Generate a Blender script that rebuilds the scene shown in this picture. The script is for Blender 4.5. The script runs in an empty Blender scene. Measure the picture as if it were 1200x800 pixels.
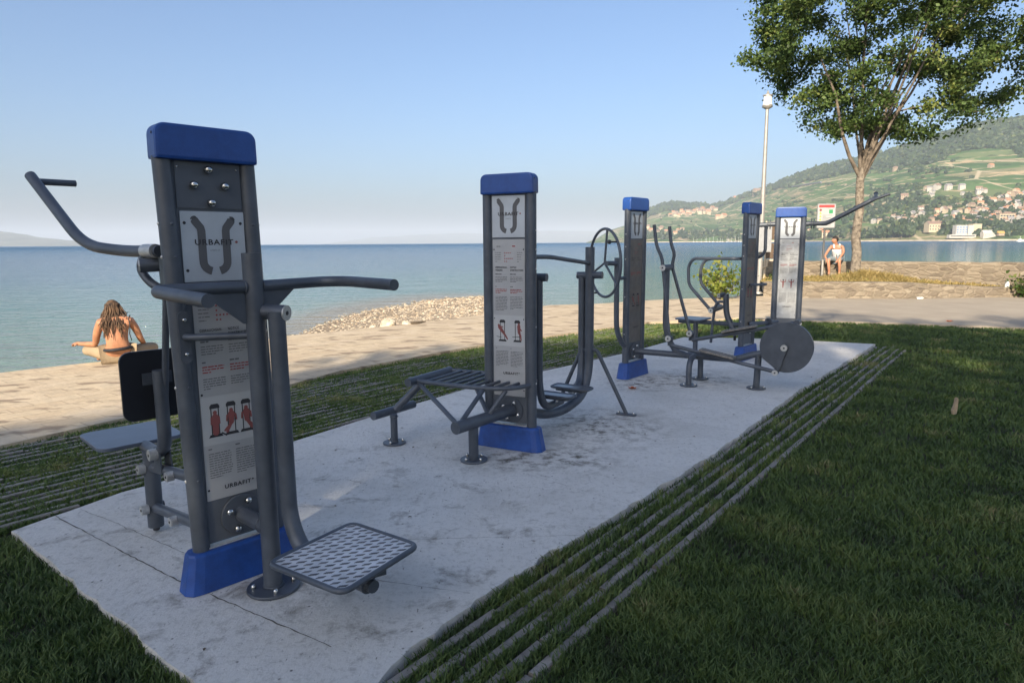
import bpy, bmesh, math, random
import numpy as np
from mathutils import Vector, Matrix, noise as mnoise
random.seed(7); RNG = np.random.default_rng(7)
R = math.radians; PI = math.pi
HAZE = .85e-4
scn = bpy.context.scene; col = scn.collection

# ---------------------------------------------------------------- camera
F, PT, RL, CH = 780., R(8.409), R(-.375), 1.57
cam = bpy.data.cameras.new('camera'); cam.lens = F/1200*36; cam.sensor_width = 36
cam.clip_start = .05; cam.clip_end = 60000
co = bpy.data.objects.new('camera', cam); col.objects.link(co); scn.camera = co
R0 = Vector((1, 0, 0)); fw = Vector((0, math.cos(PT), -math.sin(PT))); U0 = Vector((0, math.sin(PT), math.cos(PT)))
rt = R0*math.cos(RL)+U0*math.sin(RL); up = U0*math.cos(RL)-R0*math.sin(RL)
co.matrix_world = Matrix(((rt.x, up.x, -fw.x, 0), (rt.y, up.y, -fw.y, 0), (rt.z, up.z, -fw.z, CH), (0, 0, 0, 1)))

def ray(u, v):
    du, dv = u-600, v-400
    x = (du*math.cos(RL)+dv*math.sin(RL))/F; y = (du*math.sin(RL)-dv*math.cos(RL))/F
    return Vector((x, math.cos(PT)+y*math.sin(PT), -math.sin(PT)+y*math.cos(PT)))
def G(u, v, z=0.):
    d = ray(u, v); t = (z-CH)/d.z
    return (d.x*t, d.y*t)
def atY(u, v, Y):
    d = ray(u, v); t = Y/d.y
    return (d.x*t, Y, CH+d.z*t)
def proj(x, y, z):
    z -= CH
    c = y*math.cos(PT)-z*math.sin(PT); q = y*math.sin(PT)+z*math.cos(PT)
    X = F*x/c; Y = -F*q/c
    return (600+X*math.cos(RL)-Y*math.sin(RL), 400+X*math.sin(RL)+Y*math.cos(RL))

# ---------------------------------------------------------------- render settings, world, sun
scn.render.engine = 'CYCLES'
scn.cycles.use_denoising = True
scn.cycles.max_bounces = 6; scn.cycles.diffuse_bounces = 3; scn.cycles.glossy_bounces = 3
scn.cycles.transmission_bounces = 3; scn.cycles.transparent_max_bounces = 6; scn.cycles.volume_bounces = 1
scn.cycles.caustics_reflective = False; scn.cycles.caustics_refractive = False
vs = scn.view_settings; vs.view_transform = 'Standard'; vs.look = 'None'; vs.gamma = 1; vs.exposure = 0.92
SUN_EL = 27.; SUN_TRAVEL = Vector((.34, .94, 0)).normalized()    # ground direction the light travels
w = bpy.data.worlds.new('World'); scn.world = w; w.use_nodes = True
nt = w.node_tree; bg = nt.nodes['Background']; bg.inputs[1].default_value = .110
sky = nt.nodes.new('ShaderNodeTexSky'); sky.sky_type = 'NISHITA'; sky.sun_disc = False
sky.sun_elevation = R(SUN_EL); sky.sun_rotation = math.atan2(-SUN_TRAVEL.x, -SUN_TRAVEL.y)
sky.altitude = 370; sky.air_density = 1.0; sky.dust_density = 5.0; sky.ozone_density = 4.5
nt.links.new(sky.outputs[0], bg.inputs[0])
sl = bpy.data.lights.new('sun', 'SUN'); sl.energy = 4.7; sl.angle = R(.5); sl.color = (1, .86, .66)
so = bpy.data.objects.new('sun', sl); col.objects.link(so)
sd = Vector((SUN_TRAVEL.x*math.cos(R(SUN_EL)), SUN_TRAVEL.y*math.cos(R(SUN_EL)), -math.sin(R(SUN_EL))))
so.rotation_euler = sd.to_track_quat('-Z', 'Y').to_euler()

# ---------------------------------------------------------------- materials
MATS = {}
def mat(name, c, rough=.6, metal=0., var=.0, vscale=8., bump=0., bscale=60., c2=None, spec=.5, coord='Object', detail=5):
    m = bpy.data.materials.new(name); m.use_nodes = True; n = m.node_tree.nodes; l = m.node_tree.links
    b = n['Principled BSDF']; b.inputs['Roughness'].default_value = rough; b.inputs['Metallic'].default_value = metal
    b.inputs['Specular IOR Level'].default_value = spec
    tc = n.new('ShaderNodeTexCoord')
    if var or c2:
        nz = n.new('ShaderNodeTexNoise'); nz.inputs['Scale'].default_value = vscale; nz.inputs['Detail'].default_value = detail
        nz.inputs['Roughness'].default_value = .65
        l.new(tc.outputs[coord], nz.inputs['Vector'])
        r = n.new('ShaderNodeValToRGB'); r.color_ramp.elements[0].position = .32; r.color_ramp.elements[1].position = .68
        a = tuple(max(0, x*(1-var)) for x in c); bb = c2 if c2 else tuple(min(1, x*(1+var)) for x in c)
        r.color_ramp.elements[0].color = (*a, 1); r.color_ramp.elements[1].color = (*bb, 1)
        l.new(nz.outputs['Fac'], r.inputs[0]); l.new(r.outputs[0], b.inputs['Base Color'])
    else: b.inputs['Base Color'].default_value = (*c, 1)
    if bump:
        n2 = n.new('ShaderNodeTexNoise'); n2.inputs['Scale'].default_value = bscale; n2.inputs['Detail'].default_value = 4
        l.new(tc.outputs[coord], n2.inputs['Vector'])
        bp = n.new('ShaderNodeBump'); bp.inputs['Strength'].default_value = bump; bp.inputs['Distance'].default_value = .01
        l.new(n2.outputs['Fac'], bp.inputs['Height']); l.new(bp.outputs[0], b.inputs['Normal'])
    MATS[name] = m; return m
STEEL = mat('coated_steel', (.078, .091, .112), .42, .15, .2, 7, .08, 350)
STEEL2 = mat('coated_panel', (.095, .108, .128), .5, .15, .12, 4, .04, 300)
CHROME = mat('bolt_metal', (.55, .55, .53), .22, 1, .2, 40)
BRUSH = mat('brushed_steel', (.52, .52, .50), .42, .45, .15, 60)
BLUE = mat('blue_plastic', (.014, .066, .27), .38, 0, .22, 9, .12, 260)
BLUE2 = mat('blue_plastic_base', (.014, .062, .26), .42, 0, .25, 9, .15, 220)
LOGO_PL = mat('logo_plate', (.44, .475, .51), .42, .35, .07, 5)
SIGN_PL = mat('sign_plate', (.40, .405, .41), .45, .25, .06, 4)
SIGN_W = mat('sign_plate_worn', (.42, .43, .43), .5, .2, .2, 12)
SIGN_D = mat('sign_plate_brown', (.17, .15, .13), .5, .2, .2, 9)
SIGN_B = mat('sign_band', (.46, .47, .47), .5, .1, .04, 4)
INK = mat('print_ink', (.03, .03, .035), .6)
GREYINK = mat('print_grey', (.15, .155, .16), .6)
LOGOG = mat('logo_grey', (.10, .10, .105), .55)
REDINK = mat('print_red', (.24, .075, .07), .6)
REDD = mat('print_dot_red', (.35, .05, .05), .6)
RUBBER = mat('dark_hpl', (.018, .02, .026), .35, 0, .2, 4)
SEATM = mat('seat_grey', (.10, .12, .16), .35, 0, .15, 5)
PEDALM = mat('pedal_metal', (.22, .22, .23), .35, .7, .3, 18)
TREADP = mat('worn_tread', (.20, .185, .165), .6, .2, .35, 30, .4, 120)
ALU = mat('tread_aluminium', (.55, .56, .575), .6, .15, .2, 9)
TREAD_IN = mat('tread_bars', (.13, .135, .145), .5, .3, .3, 30)

# ---------------------------------------------------------------- mesh helpers
class MB:
    def __init__(s): s.v = []; s.f = []; s.sm = []; s.mi = []
    def add(s, vs, fs, smooth=False, mi=0):
        o = len(s.v); s.v += [tuple(p) for p in vs]
        for f in fs: s.f.append(tuple(i+o for i in f)); s.sm.append(smooth); s.mi.append(mi)
        return s
    def box(s, c, h, rz=0., mi=0, M=None):
        x, y, z = c; a, b, d = h
        P = [(i*a, j*b, k*d) for k in (-1, 1) for j in (-1, 1) for i in (-1, 1)]
        cr, sr = math.cos(rz), math.sin(rz)
        P = [(x+p[0]*cr-p[1]*sr, y+p[0]*sr+p[1]*cr, z+p[2]) for p in P]
        if M: P = [tuple(M @ Vector(p)) for p in P]
        return s.add(P, [(0, 2, 3, 1), (4, 5, 7, 6), (0, 1, 5, 4), (2, 6, 7, 3), (0, 4, 6, 2), (1, 3, 7, 5)], False, mi)
    def prism(s, pts, d0, d1, axis='z', mi=0, smooth=False):
        "polygon pts in 2D extruded between d0,d1 along axis"
        def m(p, d): return {'z': (p[0], p[1], d), 'y': (p[0], d, p[1]), 'x': (d, p[0], p[1])}[axis]
        n = len(pts); V = [m(p, d0) for p in pts]+[m(p, d1) for p in pts]
        s.add(V, [tuple((i, (i+1) % n, n+(i+1) % n, n+i)) for i in range(n)], smooth, mi)
        s.add(V[:n], [tuple(range(n))[::-1]], False, mi); s.add(V[n:], [tuple(range(n))], False, mi)
        return s
    def tube(s, pts, r, seg=14, mi=0, caps=True, radii=None, fil=0., closed=False):
        pts = [Vector(p) for p in pts]
        if fil and len(pts) > 2:
            q = [pts[0]]
            for i in range(1, len(pts)-1):
                a, b, c = pts[i-1], pts[i], pts[i+1]
                d = min(fil, (a-b).length*.48, (c-b).length*.48)
                p0 = b+(a-b).normalized()*d; p1 = b+(c-b).normalized()*d
                for k in range(7):
                    t = k/6; q.append(p0*(1-t)**2+b*2*t*(1-t)+p1*t*t)
            q.append(pts[-1]); pts = q
        n = len(pts); V = []
        T0 = (pts[1]-pts[0]).normalized()
        ref = Vector((0, 0, 1)) if abs(T0.z) < .9 else Vector((1, 0, 0))
        X = T0.cross(ref).normalized(); Y = X.cross(T0)
        for i, p in enumerate(pts):
            if closed: T = (pts[(i+1) % n]-pts[i-1]).normalized()
            elif i == 0: T = T0
            elif i == n-1: T = (pts[i]-pts[i-1]).normalized()
            else: T = ((pts[i+1]-p).normalized()+(p-pts[i-1]).normalized()).normalized()
            X = (X-T*X.dot(T)).normalized(); Y = T.cross(X)
            rr = radii[i] if radii else r
            for k in range(seg):
                a = 2*PI*k/seg; V.append(p+(X*math.cos(a)+Y*math.sin(a))*rr)
        fs = []
        for i in range(n if closed else n-1):
            j = (i+1) % n
            for k in range(seg):
                k2 = (k+1) % seg; fs.append((i*seg+k, i*seg+k2, j*seg+k2, j*seg+k))
        s.add(V, fs, True, mi)
        if caps and not closed:
            s.add(V[:seg], [tuple(range(seg))[::-1]], False, mi); s.add(V[-seg:], [tuple(range(seg))], False, mi)
        return s
    def dome(s, c, axis, r, h, seg=12, mi=0, base=0.):
        "domed bolt head: cylinder base + half sphere"
        c = Vector(c); ax = Vector(axis).normalized()
        prof = [(0, r), (base, r)]+[(base+h*math.sin(t*PI/10), r*math.cos(t*PI/10)) for t in range(1, 5)]+[(base+h, r*.02)]
        ref = Vector((0, 0, 1)) if abs(ax.z) < .9 else Vector((1, 0, 0))
        X = ax.cross(ref).normalized(); Y = ax.cross(X)
        V = [c+ax*a+(X*math.cos(2*PI*k/seg)+Y*math.sin(2*PI*k/seg))*q for a, q in prof for k in range(seg)]
        fs = [(i*seg+k, i*seg+(k+1) % seg, (i+1)*seg+(k+1) % seg, (i+1)*seg+k) for i in range(len(prof)-1) for k in range(seg)]
        fs = [f[::-1] for f in fs]
        s.add(V, fs, True, mi); s.add(V[-seg:], [tuple(range(seg))[::-1]], True, mi); return s
    def disc(s, c, axis, r, t, seg=28, mi=0, bev=.15):
        c = Vector(c); ax = Vector(axis).normalized(); b = t*bev
        return s.tube([c-ax*t/2, c-ax*(t/2-b), c+ax*(t/2-b), c+ax*t/2], r, seg, mi, True, [r-b, r, r, r-b])
    def build(s, name, m, parent=None, bevel=0., recalc=True, **tags):
        me = bpy.data.meshes.new(name); me.from_pydata(s.v, [], s.f)
        me.polygons.foreach_set('use_smooth', s.sm)
        ms = m if isinstance(m, (list, tuple)) else [m]
        for q in ms: me.materials.append(q)
        if len(ms) > 1: me.polygons.foreach_set('material_index', s.mi)
        if bevel or recalc:
            bm = bmesh.new(); bm.from_mesh(me)
            if bevel:
                bmesh.ops.remove_doubles(bm, verts=bm.verts, dist=1e-5)
                E = [e for e in bm.edges if len(e.link_faces) == 2 and e.calc_face_angle(0) > .6]
                bmesh.ops.bevel(bm, geom=E, offset=bevel, segments=2, affect='EDGES', profile=.6)
            bmesh.ops.recalc_face_normals(bm, faces=bm.faces)
            bm.to_mesh(me); bm.free()
        me.update()
        o = bpy.data.objects.new(name, me); col.objects.link(o)
        if parent: o.parent = parent
        for k, v in tags.items(): o[k] = v
        return o
def thing(name, label, cat, loc=(0, 0, 0), rz=0., group=None):
    o = bpy.data.objects.new(name, None); col.objects.link(o); o.location = loc; o.rotation_euler = (0, 0, rz)
    o.empty_display_size = .2
    o['label'] = label; o['category'] = cat
    if group: o['group'] = group
    return o
def tag(o, label, cat, group=None):
    o['label'] = label; o['category'] = cat
    if group: o['group'] = group
    return o
def rrect(x0, x1, y0, y1, r, n=5):
    P = []
    for cx, cy, a0 in ((x1-r, y1-r, 0), (x0+r, y1-r, 90), (x0+r, y0+r, 180), (x1-r, y0+r, 270)):
        for k in range(n+1):
            a = R(a0+90*k/n); P.append((cx+r*math.cos(a), cy+r*math.sin(a)))
    return P
def text_mesh(txt, size, width=None, bold=0.):
    cu = bpy.data.curves.new('lettering', 'FONT'); cu.body = txt; cu.size = size; cu.align_x = 'CENTER'; cu.align_y = 'CENTER'
    cu.resolution_u = 3; cu.offset = bold; cu.space_character = 1.15
    o = bpy.data.objects.new('lettering', cu); col.objects.link(o)
    dg = bpy.context.evaluated_depsgraph_get(); dg.update(); me = o.evaluated_get(dg).to_mesh()
    V = [tuple(v.co) for v in me.vertices]; Fs = [tuple(p.vertices) for p in me.polygons]
    o.evaluated_get(dg).to_mesh_clear(); bpy.data.objects.remove(o); bpy.data.curves.remove(cu)
    if width and V:
        x0 = min(v[0] for v in V); x1 = max(v[0] for v in V); k = width/(x1-x0)
        V = [((v[0]-(x0+x1)/2)*k, v[1], 0) for v in V]
    return V, Fs
def skin(chain, name, sub=2):
    "chain: verts [(x,y,z,r)], edges, root -> evaluated skinned verts/faces"
    vs_, es, root = chain
    me = bpy.data.meshes.new(name); me.from_pydata([v[:3] for v in vs_], es, [])
    o = bpy.data.objects.new(name, me); col.objects.link(o)
    md = o.modifiers.new('s', 'SKIN'); md.use_smooth_shade = True
    me.update()
    sv = me.skin_vertices[0].data
    for i, v in enumerate(vs_):
        rr = v[3] if isinstance(v[3], tuple) else (v[3], v[3]); sv[i].radius = rr; sv[i].use_root = (i == root)
    sb = o.modifiers.new('u', 'SUBSURF'); sb.levels = sub; sb.render_levels = sub
    dg = bpy.context.evaluated_depsgraph_get(); dg.update(); e = o.evaluated_get(dg).to_mesh()
    V = [tuple(v.co) for v in e.vertices]; Fs = [tuple(p.vertices) for p in e.polygons]
    o.evaluated_get(dg).to_mesh_clear(); bpy.data.objects.remove(o); bpy.data.meshes.remove(me)
    return V, Fs
# ================================================================ exercise stations
W = .359
def q(a, n, z): return (a, -n, z)
def qs(P): return [q(*p) for p in P]
def tb(root, name, P, r, m=None, fil=.06, seg=16, **k):
    return MB().tube(qs(P), r, seg, fil=fil).build(name, m or STEEL, root, recalc=False, **k)
def bolt(root, c, ax, r=.014, h=.012, m=None, name='bolt', base=.006):
    return MB().dome(q(*c), (ax[0], -ax[1], ax[2]), r, h, 12, base=base).build(name, m or CHROME, root, recalc=False)
def plate(root, name, m, x0, x1, z0, z1, n0, n1, r=.006, mats=None):
    return MB().prism(rrect(x0, x1, z0, z1, r, 2), -n0, -n1, 'y').build(name, m, root)
def flat_on(V, Fs, cx, cz, n, mb, sh=lambda z: 0, mi=0, rot=0.):
    c, s_ = math.cos(rot), math.sin(rot)
    mb.add([q(cx+v[0]*c-v[1]*s_+sh(0), n, cz+v[0]*s_+v[1]*c) for v in V], Fs, False, mi)
def strip2(mb, pts, w, n, sx, mi=0):
    "flat ribbon in the a-z plane with round ends"
    P = [Vector((p[0], p[1])) for p in pts]; L = []; Rr = []
    for i, p in enumerate(P):
        if i == 0: t = P[1]-P[0]
        elif i == len(P)-1: t = P[-1]-P[-2]
        else: t = (P[i+1]-P[i]).normalized()+(P[i]-P[i-1]).normalized()
        t.normalize(); nn = Vector((-t.y, t.x)); L.append(p+nn*w/2); Rr.append(p-nn*w/2)
    t = (P[0]-P[1]).normalized(); a0 = math.atan2(t.y, t.x)
    cap = [P[0]+Vector((math.cos(a0-PI/2+PI*k/6), math.sin(a0-PI/2+PI*k/6)))*w/2 for k in range(1, 6)]
    V = L+Rr; n_ = len(P)
    fs = [(i, i+1, n_+i+1, n_+i) for i in range(n_-1)]
    mb.add([q(v.x+sx, n, v.y) for v in V], fs, False, mi)
    mb.add([q(v.x+sx, n, v.y) for v in [L[0]]+cap[::-1]+[Rr[0]]][::1], [tuple(range(7))], False, mi)
UP = [(-.080, 1), (-.076, .965), (-.056, .85), (-.053, .79), (-.053, .24)]+[(-.010+.043*math.cos(R(180+a_)), .2+.19*math.sin(R(180+a_))) for a_ in (12, 26, 40, 54, 68, 80)]
def logo(parent, cx, z0, z1, n, small=False, col_=None, wscale=1.):
    h = z1-z0; u = MB()
    for sgn in (-1, 1):
        strip2(u, [(cx+sgn*-p[0]*wscale if sgn > 0 else cx+p[0]*wscale, z0+h*.14+p[1]*h*.74) for p in UP], .035, n, 0)
    g = u.build('logo', col_ or LOGOG, parent, recalc=False)
    t = MB(); V, Fs = text_mesh('URBAFIT', .034, .168, .0006); flat_on(V, Fs, cx, z0+h*.56, n+.0012, t)
    t.build('lettering', INK, parent, recalc=False)
    t = MB(); V, Fs = text_mesh('urbafit.ch', .012, .042); flat_on(V, Fs, cx, z0+h*.45, n+.0012, t)
    t.build('lettering', GREYINK, parent, recalc=False)
    t = MB(); t.prism([(cx+.098+.006*math.cos(R(30*k)), z0+h*.565+.006*math.sin(R(30*k))) for k in range(12)], -(n+.0005), -(n+.0015), 'y')
    t.build('trade_mark', REDINK, parent)
def para(mb, x0, x1, ztop, rows, pitch, n, seed, th=.0042, mi=0):
    rg = random.Random(seed)
    for r_ in range(rows):
        z = ztop-r_*pitch; x = x0; end = x1 if r_ < rows-1 else x0+(x1-x0)*rg.uniform(.3, .8)
        end -= rg.uniform(0, .012)
        while x < end:
            l = min(rg.uniform(.006, .026), end-x)
            if l < .003: break
            mb.add([q(x, n, z), q(x+l, n, z), q(x+l, n, z+th), q(x, n, z+th)], [(0, 1, 2, 3)], False, mi); x += l+.0035
def blob(mb, P, n, mi=0): mb.add([q(p[0], n, p[1]) for p in P], [tuple(range(len(P)))], False, mi)
def capsule(mb, p0, p1, w0, w1, n, mi=0):
    a, b = Vector(p0), Vector(p1); t = (b-a).normalized(); s_ = Vector((-t.y, t.x)); P = []
    for k in range(7): P.append(a+(-t*math.sin(PI*k/6)+s_*math.cos(PI*k/6))*w0/2)
    for k in range(7): P.append(b+(t*math.sin(PI*k/6)-s_*math.cos(PI*k/6))*w1/2)
    blob(mb, P, n, mi)
def picto(parent, x, z0, h, kind, n):
    "exercise pictogram: black frame + red figure"
    k = MB(); r_ = MB(); s = h/.16; wd = .017*s
    X = lambda dx, dz: (x+dx*s, z0+dz*s)
    if kind != 'arms':
        for sg in (-1, 1): capsule(k, X(sg*.017, .012), X(sg*.017, .145), .005*s, .005*s, n)
        blob(k, [X(-.023, .138), X(.023, .138), X(.023, .15), X(.015, .16), X(-.015, .16), X(-.023, .15)], n+.0003)
        blob(k, [X(-.034, 0), X(.034, 0), X(.026, .014), X(-.026, .014)], n)
    if kind == 'stand':
        capsule(r_, X(0, .118), X(0, .119), .019*s, .019*s, n+.0012); capsule(r_, X(0, .098), X(0, .022), .03*s, .03*s, n+.001)
        capsule(r_, X(-.017, .095), X(-.019, .065), .009*s, .008*s, n+.0011); capsule(r_, X(.017, .095), X(.019, .065), .009*s, .008*s, n+.0011)
    elif kind in ('swingl', 'swingr'):
        d = -1 if kind == 'swingl' else 1
        capsule(r_, X(0, .118), X(0, .119), .019*s, .019*s, n+.0012); capsule(r_, X(0, .1), X(d*.002, .06), .032*s, .024*s, n+.001)
        capsule(r_, X(d*.002, .06), X(d*.024, .016), .018*s, .012*s, n+.001); capsule(r_, X(d*-.004, .06), X(d*.034, .024), .013*s, .01*s, n+.0011)
        capsule(r_, X(-.02, .095), X(-.023, .07), .009*s, .008*s, n+.0011); capsule(r_, X(.02, .095), X(.023, .07), .009*s, .008*s, n+.0011)
        blob(k, [X(d*.028, -.004), X(d*.052, .014), X(d*.048, .019), X(d*.024, .002)], n)
    elif kind == 'lean':
        capsule(r_, X(-.03, .118), X(-.03, .119), .018*s, .018*s, n+.0012); capsule(r_, X(-.024, .105), X(.004, .07), .026*s, .022*s, n+.001)
        capsule(r_, X(.004, .07), X(.034, .03), .02*s, .012*s, n+.001); capsule(r_, X(.034, .03), X(.04, .018), .012*s, .01*s, n+.0011)
        capsule(r_, X(-.018, .11), X(.004, .108), .009*s, .008*s, n+.0013); capsule(k, X(-.048, .035), X(-.01, .03), .004*s, .004*s, n)
    elif kind == 'hang':
        capsule(r_, X(.012, .13), X(.012, .131), .018*s, .018*s, n+.0012); capsule(r_, X(.012, .115), X(.014, .07), .026*s, .022*s, n+.001)
        capsule(r_, X(.014, .07), X(.026, .045), .02*s, .014*s, n+.001); capsule(r_, X(.026, .045), X(.03, .014), .013*s, .01*s, n+.0011)
        capsule(r_, X(.02, .1), X(.034, .085), .009*s, .008*s, n+.0013); capsule(k, X(-.04, .035), X(.03, .04), .004*s, .004*s, n)
    else:
        capsule(r_, X(0, .1), X(0, .012), .026*s, .015*s, n+.001)
        for sg in (-1, 1):
            capsule(r_, X(sg*.01, .098), X(sg*.032, .092), .01*s, .009*s, n+.0011); capsule(r_, X(sg*.032, .092), X(sg*.036, .128), .009*s, .008*s, n+.0012)
        capsule(k, X(0, .125), X(0, .127), .02*s, .02*s, n+.0012); capsule(k, X(0, .004), X(0, .008), .012*s, .012*s, n)
    if k.v: k.build('pictogram', INK, parent, recalc=False)
    r_.build('pictogram', REDINK, parent, recalc=False)
def sign(root, cx, z0, z1, n, kinds, zfig, hfig, seed, zname, heads=True, m=None, picx=None):
    s_ = MB().prism(rrect(cx-.132, cx+.132, z0, z1, .004, 2), -n, -(n+.003), 'y').build('sign_plate', m or SIGN_PL, root)
    n += .0042
    b = MB(); b.add([q(cx-.13, n, zfig-.035), q(cx+.13, n, zfig-.035), q(cx+.13, n, zfig+hfig+.035), q(cx-.13, n, zfig+hfig+.035)], [(0, 1, 2, 3)])
    b.build('picture_band', SIGN_B if m is None else m, s_, recalc=False); n += .0008
    d = MB()
    top = z1
    for r_ in range(4):
        for c_ in range((4, 1, 5, 2)[r_]):
            x = cx-.032+c_*.0155; z = top-.10-r_*.021
            d.add([q(x+.0042*math.cos(PI*k/4), n, z+.0042*math.sin(PI*k/4)) for k in range(8)], [tuple(range(8))])
    para(d, cx+.03, cx+.115, top-.055, 1, .01, n, seed+5, .008)
    para(d, cx-.112, cx-.008, top-.375, 3, .0125, n, seed+6, .005); para(d, cx+.012, cx+.115, top-.375, 3, .0125, n, seed+7, .005)
    d.build('print', REDD, s_, recalc=False)
    t = MB()
    para(t, cx-.112, cx-.06, top-.10, 5, .0165, n, seed); para(t, cx+.07, cx+.115, top-.10, 5, .0165, n, seed+1)
    para(t, cx-.10, cx-.05, top-.055, 1, .01, n, seed+15, .006)
    para(t, cx-.112, cx-.01, top-.262, 1, .01, n, seed+2, .008); para(t, cx+.012, cx+.11, top-.262, 1, .01, n, seed+3, .008)
    para(t, cx-.112, cx-.006, top-.282, 4, .0115, n, seed+2); para(t, cx+.012, cx+.118, top-.282, 4, .0115, n, seed+3)
    para(t, cx-.112, cx-.07, top-.355, 1, .01, n, seed+8, .007); para(t, cx+.012, cx+.08, top-.355, 1, .01, n, seed+9, .007)
    zt = top-.43; rows = max(1, int((zt-(zfig+hfig+.05))/.0112))
    para(t, cx-.112, cx-.006, zt, rows, .0112, n, seed+10); para(t, cx+.012, cx+.118, zt, max(1, rows-1), .0112, n, seed+11)
    zt = zfig-.06; rows = max(1, int((zt-(zname+.05))/.0112))
    para(t, cx-.112, cx-.07, zt+.004, 1, .01, n, seed+8, .006); para(t, cx+.012, cx+.05, zt+.004, 1, .01, n, seed+9, .006)
    para(t, cx-.112, cx-.004, zt-.018, rows-1, .0112, n, seed+12); para(t, cx+.012, cx+.12, zt-.018, rows-1, .0112, n, seed+13)
    t.build('print', GREYINK, s_, recalc=False)
    if heads:
        t = MB()
        for txt, x, dz, wd in (('GEBRAUCHSAN-', cx-.062, -.208, .10), ('WEISUNG', cx-.082, -.229, .06), ('NOTICE', cx+.039, -.208, .05), ("D'INSTRUCTION", cx+.066, -.229, .104)):
            V, Fs = text_mesh(txt, .0175, wd, .0004); flat_on(V, Fs, x, top+dz, n, t)
        V, Fs = text_mesh('URBAFIT', .027, .125, .0006); flat_on(V, Fs, cx+.012, zname, n, t)
        t.prism([(cx+.083+.004*math.cos(R(40*k)), zname+.007+.004*math.sin(R(40*k))) for k in range(9)], -n, -(n+.0008), 'y')
        t.build('lettering', INK, s_, recalc=False)
    for i, kd in enumerate(kinds):
        xs = picx[i] if picx else cx+(-.06+.11*i)
        picto(s_, xs, zfig, hfig, kd, n)
    for sx in (-1, 1):
        for z in (z1-.075, (z0+z1)/2, z0+.05): MB().dome(q(cx+sx*.122, n-.002, z), (0, -1, 0), .0055, .003, 8).build('screw', INK, s_, recalc=False)
    return s_
def column(root, panel_top=1.93, dx=lambda z: 0.):
    for sg in (-1, 1):
        tb(root, 'post', [(sg*W/2+dx(.1), 0, .1), (sg*W/2+dx(1.94), 0, 1.94)], .038, STEEL, 0, 22)
        for z in (.52, .95, 1.38, 1.52, 1.66):
            MB().dome(q(sg*W/2+sg*-.004+dx(z), .036, z), (0, -1, 0), .0075, .006, 8).build('screw', STEEL, root, recalc=False)
            MB().dome(q(sg*(W/2+.036)+dx(z), 0, z), (sg, 0, 0), .0085, .007, 8).build('screw', BRUSH, root, recalc=False)
    MB().prism([(-.1445+dx(.2), .2), (.1445+dx(.2), .2), (.1445+dx(1.93), 1.935), (-.1445+dx(1.93), 1.935)], -.011, .011, 'y').build('back_panel', STEEL2, root)
    # cap
    MB().prism(rrect(-.214+dx(2), .214+dx(2), 1.925, 2.072, .045, 6)[:14]+[(-.2155+dx(2), 1.925), (.2155+dx(2), 1.925)], -.056, .056, 'y').build('cap', BLUE, root, bevel=.014)
    for sg in (-1, 1): MB().dome(q(sg*.2145+dx(2), .02, 2.03), (sg, 0, 0), .006, .003, 8).build('screw', INK, root, recalc=False)
    # base cover
    def oct_(a, b, c, z): return [(x+dx(0), y, z) for x, y in ((a, -b+c*.6), (a, b-c*.6), (a-c*.35, b-c*.12), (a-c, b), (-a+c, b), (-a+c*.35, b-c*.12), (-a, b-c*.6), (-a, -b+c*.6), (-a+c*.35, -b+c*.12), (-a+c, -b), (a-c, -b), (a-c*.35, -b+c*.12))]
    lo, hi = oct_(.282, .078, .07, .002), oct_(.25, .062, .058, .172)
    top = oct_(.246, .05, .05, .182)
    m = MB(); n = 12
    m.add(lo+hi+top, [tuple((i, (i+1) % n, n+(i+1) % n, n+i)) for i in range(n)]+[tuple((n+i, n+(i+1) % n, 2*n+(i+1) % n, 2*n+i)) for i in range(n)]+[tuple(range(2*n, 3*n))], False)
    m.build('base_cover', BLUE2, root, bevel=.004)
    g = MB(); g.prism(rrect(-.15, .15, -.03, .03, .02, 4), .1835, .19, 'z'); g.build('base_joint', BRUSH, root)
def flange(root, a, n, z, sgn=1, r=.098):
    f = MB().disc(q(a, n+sgn*.006, z), (0, -sgn, 0), r, .012, 32).build('flange', STEEL, root, recalc=False)
    for k in range(4):
        t = R(45+90*k+20); bolt(f, (a+.068*math.cos(t), n+sgn*.012, z+.068*math.sin(t)), (0, sgn, 0), .0165, .012, base=.012)
    return f
def foot_disc(root, a, n, z=0., r=.1, nb=3, name='foot_plate'):
    f = MB().disc(q(a, n, z+.008), (0, 0, 1), r, .014, 30).build(name, STEEL, root, recalc=False)
    for k in range(nb):
        t = R(360/nb*k+200); bolt(f, (a+r*.74*math.cos(t), n+r*.74*math.sin(t), z+.015), (0, 0, 1), .011, .014, base=.01)
def station(key, x, y, yaw, label, cat='fitness station'):
    a = R(yaw); ox = x+math.cos(a)*W/2; oy = y+math.sin(a)*W/2
    return thing('fitness_station', label, cat, (ox, oy, 0), a, 'outdoor exercise stations on the concrete slab')
def cyl(root, name, p0, p1, r, m=None, seg=18, capm=None):
    o = tb(root, name, [p0, p1], r, m or STEEL, 0, seg)
    return o
def weld(root, p, ax, r):
    p = Vector(q(*p)); t = Vector((ax[0], -ax[1], ax[2])).normalized(); X = t.orthogonal().normalized(); Y = t.cross(X)
    MB().tube([p+(X*math.cos(2*PI*k/28)+Y*math.sin(2*PI*k/28))*(r*(1+.02*math.sin(k*2.7))) for k in range(28)], .0042, 6, closed=True).build('weld_bead', STEEL, root, recalc=False)
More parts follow.
